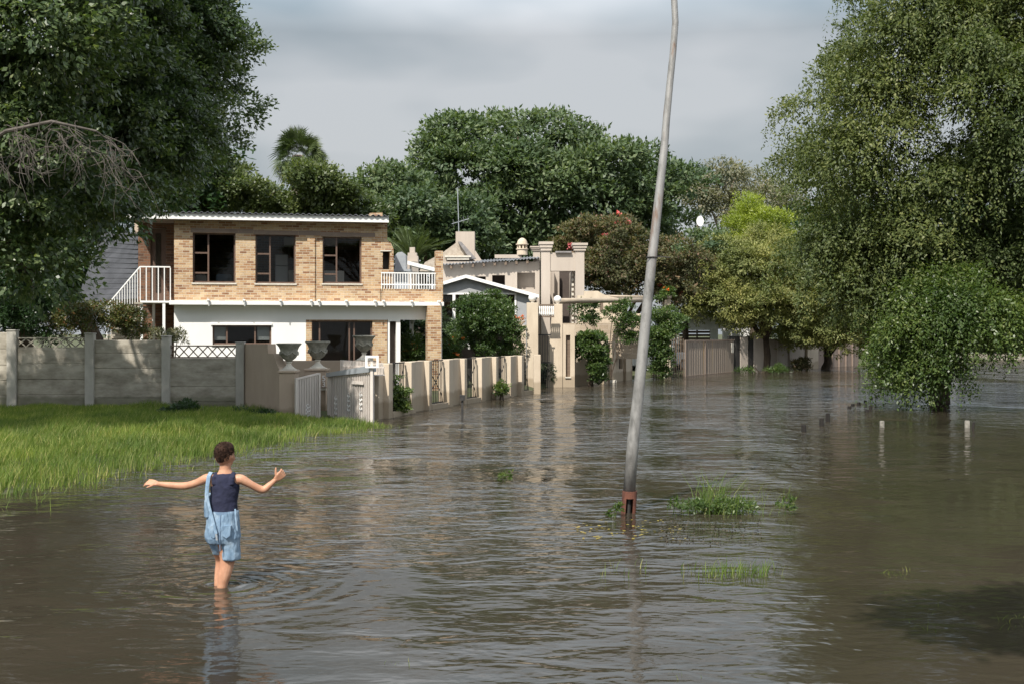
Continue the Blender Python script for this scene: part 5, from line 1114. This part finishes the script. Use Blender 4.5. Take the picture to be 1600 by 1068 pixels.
# ---- plants standing in the flood
def spray(n, px0, px1, py0, py1, jit=0):
    px = rng.uniform(px0, px1, n); py = rng.uniform(py0, py1, n); d = FPX * EYE / (py - HY); return np.stack([(px - 800) / FPX * d, d, np.full(n, -.03)], 1)
def tuft(name, label, pts, h, w, extra=None, leanv=.35):
    b0 = Vector(pts.mean(0)); b0.z = 0; t = thing(name, label, 'plant', b0); blades(pts, np.full(len(pts), h), w, 'grass', 'blades', leanv, t)
    if extra: extra(t)
    return t
g = np.random.default_rng(3).normal(size=(120, 3)) * [.10, .09, 0] + [P(1115, 800, 12.3).x, 12.35, -.03]
def ex(t): cc = np.array([[P(x, y, 12.3).x, 12.25, .06] for x, y in ((1085, 800), (1100, 797), (1120, 795), (1140, 798), (1155, 797), (1160, 803))]); crown_mesh('leafy_stems', cc, np.full(len(cc), .13), 1900, .04, .014, M['leaf_shrub'], t, 12, .07, zmin=0); blades(np.random.default_rng(4).normal(size=(240, 3)) * [.2, .12, 0] + [P(1120, 800, 12.3).x, 12.3, -.03], np.full(240, .16), .0035, 'grass', 'low_blades', .5, t)
tuft('reed_clump', 'tall ragged clump of grass and weeds in the flood right of the lamp post', g, .42, .0045, ex, .6)
tuft('flooded_grass', 'short bright grass blades in a strip nearer the camera, below the tall clump', np.concatenate([spray(180, 1095, 1200, 890, 903), spray(60, 1060, 1225, 885, 905)]), .13, .0035)
tuft('grass_tuft', 'sparse thin grass blades in the water near the lamp post foot', spray(26, 925, 1015, 880, 905), .12, .003)
tuft('wispy_weeds', 'wispy thin weeds in the flood right of the ragged clump', spray(34, 1170, 1245, 770, 805), .3, .0025, None, .6)
tuft('grass_tuft', 'few pale blades in the dark water at the lower right', spray(24, 1370, 1430, 888, 905), .07, .003, None, .6)
tuft('tangled_stems', 'tangled pale stems in the darkest water at the right edge', np.concatenate([spray(22, 1400, 1500, 935, 990), spray(24, 1560, 1600, 960, 985)]), .07, .0025, None, .9)
tuft('grass_tuft', 'tiny dark blades at the bottom edge left of the middle', spray(14, 580, 640, 1030, 1043), .05, .002)
tuft('grass_tuft', 'tiny dark blades at the bottom edge below the lamp post', spray(16, 1040, 1130, 1048, 1062), .05, .002)
def sprig(px, py, name, label, s=1):
    d = FPX * EYE / (py - HY); p = P(px, py, d); t = thing(name, label, 'plant', (p.x, p.y, 0)); cc = np.array([[p.x, p.y, .05 * s], [p.x + .05 * s, p.y, .1 * s]]); crown_mesh('leaves', cc, np.array([.07, .05]) * s, 130, .05, .02, M['leaf_under'], t, 10, .04 * s, zmin=0)
    m = MB(); m.tube([(p.x, p.y, -.1), (p.x + .02, p.y, .06 * s), (p.x + .05 * s, p.y, .12 * s)], .004, 5); m.build('stem', M['leaf_under'], t)
sprig(787, 752, 'floating_sprig', 'single bright green sprig alone in the middle of the water', 1.0); sprig(960, 806, 'water_sprig', 'small sprig just left of the lamp post base', .9); sprig(1050, 806, 'water_sprig', 'leafy sprig between the lamp post and the tall clump', 1.3); sprig(1225, 803, 'water_sprig', 'small sprig right of the wispy weeds', 1.2)
# floating yellow leaves and specks
pts = spray(70, 895, 1070, 812, 842); pts[:, 2] = .006; dr = rsph(len(pts)); dr[:, 2] = 0; v, f = leaves(pts, dr, .04, .028, 8)
tag(npmesh('fallen_leaves', v, f, M['yellowleaf']), 'yellow leaves floating round the lamp post foot', kind='stuff')
pts = spray(520, 1030, 1190, 812, 850); pts[:, 2] = .006; dr = rsph(len(pts)); dr[:, 2] = np.abs(dr[:, 2]) * .6; v, f = leaves(pts, dr, .025, .014, 2)
tag(npmesh('floating_debris', v, f, M['debris']), 'dark specks of plant debris drifting below the tall clump', kind='stuff')
# far bank at right
m = MB(); A = P(1480, 559, 100); m.v = []; 
nxx = 30
for i in range(nxx + 1):
    x = 28 + i * 3.2; y0 = 84 + 1.5 * math.sin(i * .9) + i * .5
    m.v += [(x, y0, -.3), (x, y0 + 2, .12 + .06 * math.sin(i * 1.7)), (x, y0 + 14, .4 + .15 * math.sin(i * 1.1)), (x, y0 + 40, .9)]
    if i: k = i * 4; m.f += [(k - 4 + j, k + j, k + j + 1, k - 4 + j + 1) for j in range(3)]
tag(m.build('far_bank', M['road'], smooth=True), kind='structure')
# ================================================================= the wading child
DP = 8.7
def C(px, py, dy=0): 
    p = P(px, py, DP); p.y += dy; return p
boy = thing('person', 'child in navy vest and pale denim dungaree shorts wading away, arms held out', 'person', (P(350, 915, DP).x, DP, 0))
skin, nt, b = pmat('skin', (.46, .235, .145), .55); b.inputs['Subsurface Weight'].default_value = .12; b.inputs['Subsurface Radius'].default_value = (.02, .008, .004)
lk(nt, ramp(nt, noise(nt, gpos(nt), 14, 4), [(.35, (.40, .195, .115)), (.65, (.52, .28, .175))]), b.inputs['Base Color'])
navy = mottled('navy_cotton', (.010, .012, .032), (.017, .020, .05), 18, .9, (1, 1, 1), .5, 35)
denim, nt, b = pmat('washed_denim', (.25, .38, .5), .9)
f = noise(nt, gpos(nt, (1, 1, .6)), 16, 5, .6); lk(nt, ramp(nt, f, [(.3, (.10, .165, .25)), (.5, (.19, .28, .38)), (.72, (.31, .40, .49))]), b.inputs['Base Color']); bump(nt, b, noise(nt, gpos(nt, (1, 1, .45)), 22, 3), .9, .02)
seam = mottled('denim_seam', (.12, .19, .29), (.17, .25, .36), 20, .9)
hairm, nt, b = pmat('brown_hair', (.035, .02, .013), .8, 0, .15); lk(nt, ramp(nt, noise(nt, gpos(nt), 40, 3), [(.35, (.014, .008, .006)), (.7, (.065, .034, .022))]), b.inputs['Base Color']); bump(nt, b, noise(nt, gpos(nt, (1, 1, .4)), 90, 2), .8, .01)
def loft(mb, rings, seg=24):      # rings: (centre, rx, ry) horizontal ellipses from bottom to top
    n = len(mb.v)
    for c_, rx, ry in rings:
        for k in range(seg): a = 2 * math.pi * k / seg; mb.v.append((c_[0] + rx * math.cos(a), c_[1] + ry * math.sin(a), c_[2]))
    for i in range(len(rings) - 1):
        for k in range(seg): j = (k + 1) % seg; mb.f.append((n + i * seg + k, n + i * seg + j, n + (i + 1) * seg + j, n + (i + 1) * seg + k))
    mb.f.append(tuple(n + k for k in range(seg - 1, -1, -1))); mb.f.append(tuple(n + (len(rings) - 1) * seg + k for k in range(seg)))
def limb(mb, pts, rad, seg=16):
    fine = []; fr2 = []
    pts = [Vector(p) for p in pts]
    for i in range(len(pts) - 1):
        for q in range(4):
            s = q / 4; p_1 = pts[max(i - 1, 0)]; p_2 = pts[min(i + 2, len(pts) - 1)]; a, b_ = pts[i], pts[i + 1]
            h = .5 * ((2 * a) + (b_ - p_1) * s + (2 * p_1 - 5 * a + 4 * b_ - p_2) * s * s + (3 * a - p_1 - 3 * b_ + p_2) * s ** 3)
            fine.append(h); fr2.append(rad[i] + (rad[i + 1] - rad[i]) * s)
    fine.append(pts[-1]); fr2.append(rad[-1]); mb.tube(fine, fr2, seg); mb.ball(pts[0], rad[0] * .98, 12); mb.ball(pts[-1], rad[-1] * .98, 12)
def folds(o, size, st):
    tx = bpy.data.textures.new('cloth_folds', 'CLOUDS'); tx.noise_scale = size; tx.noise_depth = 2; d_m = o.modifiers.new('folds', 'DISPLACE'); d_m.texture = tx; d_m.strength = st; d_m.mid_level = .3; d_m.texture_coords = 'LOCAL'
def remesh(o, vox, it=4, fac=.5):
    r_ = o.modifiers.new('remesh', 'REMESH'); r_.mode = 'VOXEL'; r_.voxel_size = vox; r_.use_smooth_shade = True
    s_ = o.modifiers.new('smooth', 'SMOOTH'); s_.factor = fac; s_.iterations = it
m = MB()
loft(m, [(C(349, 846), .10, .085), (C(349, 832), .112, .092), (C(349, 815), .105, .085), (C(349, 797), .094, .074), (C(350, 780), .096, .076), (C(351, 762), .104, .080), (C(351, 750), .104, .076), (C(351.5, 743), .088, .062), (C(352, 738), .058, .05), (C(352, 732), .043, .044), (C(352, 720), .040, .042)], 28)
# arms: shoulder, elbow, wrist
limb(m, [C(335, 749), C(324, 746.5), C(306, 754, .02), C(286, 759.5, .05), C(262, 759, .07), C(240, 757.2, .09)], [.039, .0375, .029, .0285, .0255, .017])
limb(m, [C(366, 749), C(377, 748), C(392, 757, .02), C(408, 765.5, .05), C(418, 759, .06), (C(428, 750, .07))], [.039, .0375, .0285, .0285, .024, .0165])
def hand(mb, wrist, palm_dir, back, spread, curl, thumb_dir, fl):
    """palm and five fingers; back = the direction the back of the hand looks"""
    d = Vector(palm_dir).normalized(); n_ = Vector(back).normalized(); n_ = (n_ - d * n_.dot(d)).normalized(); s_ = d.cross(n_)
    w = Vector(wrist)
    for q in (-1, -.33, .33, 1): mb.tube([w + s_ * .010 * q, w + d * .03 + s_ * .019 * q, w + d * .058 + s_ * .023 * q], [.0125, .0125, .0105], 10); mb.ball(w + d * .058 + s_ * .023 * q, .0105, 10)
    for i, q in enumerate((-1, -.33, .33, 1)):
        L0 = fl * (.88, 1.0, .95, .78)[i]; p = w + d * .058 + s_ * .023 * q; a = .12 + .05 * i; dd = d * math.cos(a) - n_ * math.sin(a) + s_ * spread * q; pts = [p]
        for k, part in enumerate((.45, .32, .23)):
            pts.append(pts[-1] + dd.normalized() * L0 * part); a += curl * (.9 + .08 * i); dd = d * math.cos(a) - n_ * math.sin(a) + s_ * spread * q * .5
        mb.tube(pts, [.0082, .0078, .0072, .006], 9)
        for k, rr in zip(pts[1:], (.0078, .0073, .0062)): mb.ball(k, rr, 8)
    t0 = w + d * .022 - s_ * .018; td = Vector(thumb_dir).normalized(); mb.tube([t0, t0 + td * .024, t0 + td * .042 + d * .006, t0 + td * .056 + d * .012], [.012, .0098, .0086, .0066], 9); mb.ball(t0 + td * .056 + d * .012, .0066, 8)
hand(m, C(240, 757.2, .09), (-1, .1, .16), (-.1, -.6, .9), .30, .62, (-.35, -.75, -.25), .056)
hand(m, C(428, 750, .07), (.62, .12, .55), (.5, -.8, -.1), .12, 1.15, (-.25, -.05, 1), .046)
# legs
limb(m, [C(356, 838), C(356.5, 856), C(355, 876), C(352, 896, -.02), C(348.5, 915, -.03), C(347, 950, -.03)], [.075, .068, .056, .049, .038, .030])
limb(m, [C(339, 838), C(341, 856, .03), C(343, 876, .08), C(341, 896, .07), C(339.5, 912, .05), C(338, 950, .04)], [.072, .062, .050, .045, .036, .028])
for fx, fy in ((C(347, 950, -.03), 1), (C(338, 950, .04), 1)): m.ball(fx + Vector((0, .05, -.0)), .04, 12, (.9, 2.2, .7))
# head, turned to the right
hc = C(350.5, 709.5, 0); YAW = R(-16)
rot = Matrix.Rotation(YAW, 3, 'Z') @ Matrix.Rotation(R(-4), 3, 'X')
def H_(x, y, z): return hc + rot @ Vector((x, y, z))
hm = MB(); hm.ball((0, 0, .004), .069, 22, (1, 1.22, 1.25)); hm.ball((0, .035, -.045), .052, 16, (1, 1.0, 1.05)); hm.ball((0, .03, -.01), .062, 16, (1, 1.05, 1.1))
hm.ball((0, .096, -.018), .0115, 10, (.9, 1.1, 1)); hm.tube([(0, .088, .014), (0, .094, -.012)], [.006, .010], 8)
for s in (-1, 1):
    hm.ball((s * .070, .002, -.014), .02, 12, (.35, .75, 1.1)); hm.ball((s * .026, .078, .004), .013, 10); hm.ball((s * .035, .062, -.03), .022, 10)
hm.tube([(-.018, .082, -.044), (0, .087, -.043), (.018, .082, -.044)], [.004, .0065, .004], 8); hm.tube([(-.016, .081, -.052), (0, .086, -.053), (.016, .081, -.052)], [.004, .0065, .004], 8)
n0 = len(m.v); m.v += [tuple(H_(*v)) for v in hm.v]; m.f += [tuple(i + n0 for i in f_) for f_ in hm.f]
o = m.build('body', skin, boy, smooth=True); remesh(o, .0036, 5)
# eyes
for s in (-1, 1):
    m = MB(); m.ball(H_(s * .027, .086, .005), .0085, 12); m.build('eye', M['white'], boy, smooth=True)
    m = MB(); m.ball(H_(s * .027, .0925, .005), .0042, 10); m.build('iris', hairm, boy, smooth=True)
    m = MB(); m.tube([H_(s * .014, .091, .019), H_(s * .03, .09, .023), H_(s * .042, .08, .019)], .003, 6); m.build('eyebrow', hairm, boy)
# hair
hm = MB(); loft(hm, [((0, cy_ * .95, cz_ * .97), rx_ * .93, ry_ * .94) for cz_, rx_, ry_, cy_ in ((-.060, .030, .028, -.036), (-.052, .040, .038, -.034), (-.035, .053, .053, -.028), (-.015, .064, .066, -.022), (.005, .0735, .076, -.016), (.03, .0765, .086, -.008), (.055, .074, .085, -.002), (.075, .064, .076, .004), (.092, .046, .056, .008), (.101, .024, .03, .008))], 28)
m = MB(); m.v = [tuple(H_(*v)) for v in hm.v]; m.f = list(hm.f); o = m.build('hair', hairm, boy, smooth=True); remesh(o, .005, 3); hair_o = o
nh = 2600; s = rsph(nh); s = s[(s[:, 2] > -.2) | (s[:, 1] < -.3)]; pp = s * np.array([.066, .077, .078]) + np.array([0, -.010, .018]); dr = s * .45 + np.array([.5, .1, -.35]) + rsph(len(s)) * .35
Rm = np.array(rot); v, f = leaves(pp @ Rm.T + np.array(hc), dr @ Rm.T, .014, .0045, .2); npmesh('hair_tufts', v, f, hairm, hair_o, root=base_of(boy))
# vest
m = MB()
loft(m, [(C(349, 806), .108, .088), (C(349.5, 796), .104, .086), (C(350, 783), .099, .084), (C(351, 768), .103, .086), (C(351.3, 758), .104, .086), (C(351.5, 748), .090, .079), (C(351.5, 742), .080, .070), (C(351.5, 738.5), .072, .058)], 32)
for s, x in ((-1, 338), (1, 365)): m.tube([C(x, 755, -.062), C(x + s * .5, 744, -.055), C(x + s * 0, 739.5, -.01), C(x, 745, .05)], [.018, .018, .018, .018], 10)
o = m.build('vest', navy, boy, smooth=True); remesh(o, .005, 3); folds(o, .07, .016)
# dungaree shorts
m = MB()
loft(m, [(C(348, 846), .112, .098), (C(348, 838), .131, .112), (C(348, 822), .128, .108), (C(348.5, 808), .119, .100), (C(349, 797), .111, .094)], 32)
loft(m, [(C(361.5, 872.5), .066, .077), (C(360.5, 858), .068, .08), (C(358.5, 840), .074, .088)], 24)
loft(m, [(C(341, 866, .05), .050, .066), (C(338.5, 852, .03), .058, .075), (C(336.5, 836), .070, .087)], 24)
o = m.build('denim_shorts', denim, boy, smooth=True); remesh(o, .006, 3); folds(o, .075, .014); sh = o
rb = base_of(boy)
def ribbon(pts, w, th, name, mat, par, nrm=(0, -1, 0)):
    m = MB(); nr = Vector(nrm); n = len(pts); pts = [Vector(p) for p in pts]; L_ = []
    for i, p in enumerate(pts):
        t = (pts[min(i + 1, n - 1)] - pts[max(i - 1, 0)]).normalized(); s_ = t.cross(nr).normalized(); nn_ = s_.cross(t).normalized()
        m.v += [tuple(p - s_ * w / 2 - nn_ * th / 2), tuple(p + s_ * w / 2 - nn_ * th / 2), tuple(p + s_ * w / 2 + nn_ * th / 2), tuple(p - s_ * w / 2 + nn_ * th / 2)]
        if i: k = i * 4; m.f += [(k - 4 + a, k - 4 + (a + 1) % 4, k + (a + 1) % 4, k + a) for a in range(4)]
    m.f += [(3, 2, 1, 0), (n * 4 - 4, n * 4 - 3, n * 4 - 2, n * 4 - 1)]
    return m.build(name, mat, par, root=rb, smooth=False)
ribbon([C(330, 749, .09), C(329.5, 739.5, .05), C(329.5, 736.8, 0), C(329, 742, -.055), C(328.5, 756, -.085), C(328, 768, -.092), C(328.5, 780, -.098)], .028, .005, 'shoulder_strap', denim, boy)
ribbon([C(329, 772, -.1), C(332, 785, -.106), C(336.5, 800, -.116), C(341, 814, -.130), C(345, 828, -.136)], .021, .005, 'hanging_strap', denim, boy)
ribbon([C(371, 792, -.07), C(372, 800, -.085), C(373, 812, -.085), C(374.5, 826, -.075)], .012, .005, 'hanging_strap', denim, boy)
m = MB(); m.tube([C(345, 828, -.138), C(346.5, 838, -.138)], .008, 8); m.build('strap_buckle', M['galv'], boy)
m = MB(); loft(m, [(C(328, 806), .038, .075), (C(327, 792), .036, .08), (C(326.5, 780, .0), .028, .08), (C(327.5, 770, .02), .018, .06)], 20); o = m.build('bib_side', denim, boy, smooth=True); remesh(o, .005, 3)
for a in (0, 1):       # back pockets and seams
    x0, x1 = (334, 346) if a == 0 else (353, 366); pz = MB(); q = [C(x0, 817, -.112), C(x1, 817, -.112), C(x1 - .5, 832, -.116), C((x0 + x1) / 2, 836, -.119), C(x0 + .5, 832, -.116)]
    pz.v = [tuple(v) for v in q] + [(v.x, v.y + .03, v.z) for v in q]; pz.f = [(0, 1, 2, 3, 4), (9, 8, 7, 6, 5)] + [(i, i + 5, (i + 1) % 5 + 5, (i + 1) % 5) for i in range(5)]; pz.build('back_pocket', denim, sh, root=rb)
ribbon([C(349.5, 800, -.1), C(349.5, 815, -.112), C(349.5, 838, -.118), C(349.5, 856, -.108)], .006, .004, 'centre_seam', seam, sh)
m = MB(); m.v = []; loft(m, [(C(349, 800.5), .114, .097), (C(349, 796.5), .114, .097)], 32); m.build('waistband', seam, sh, root=rb, smooth=False)
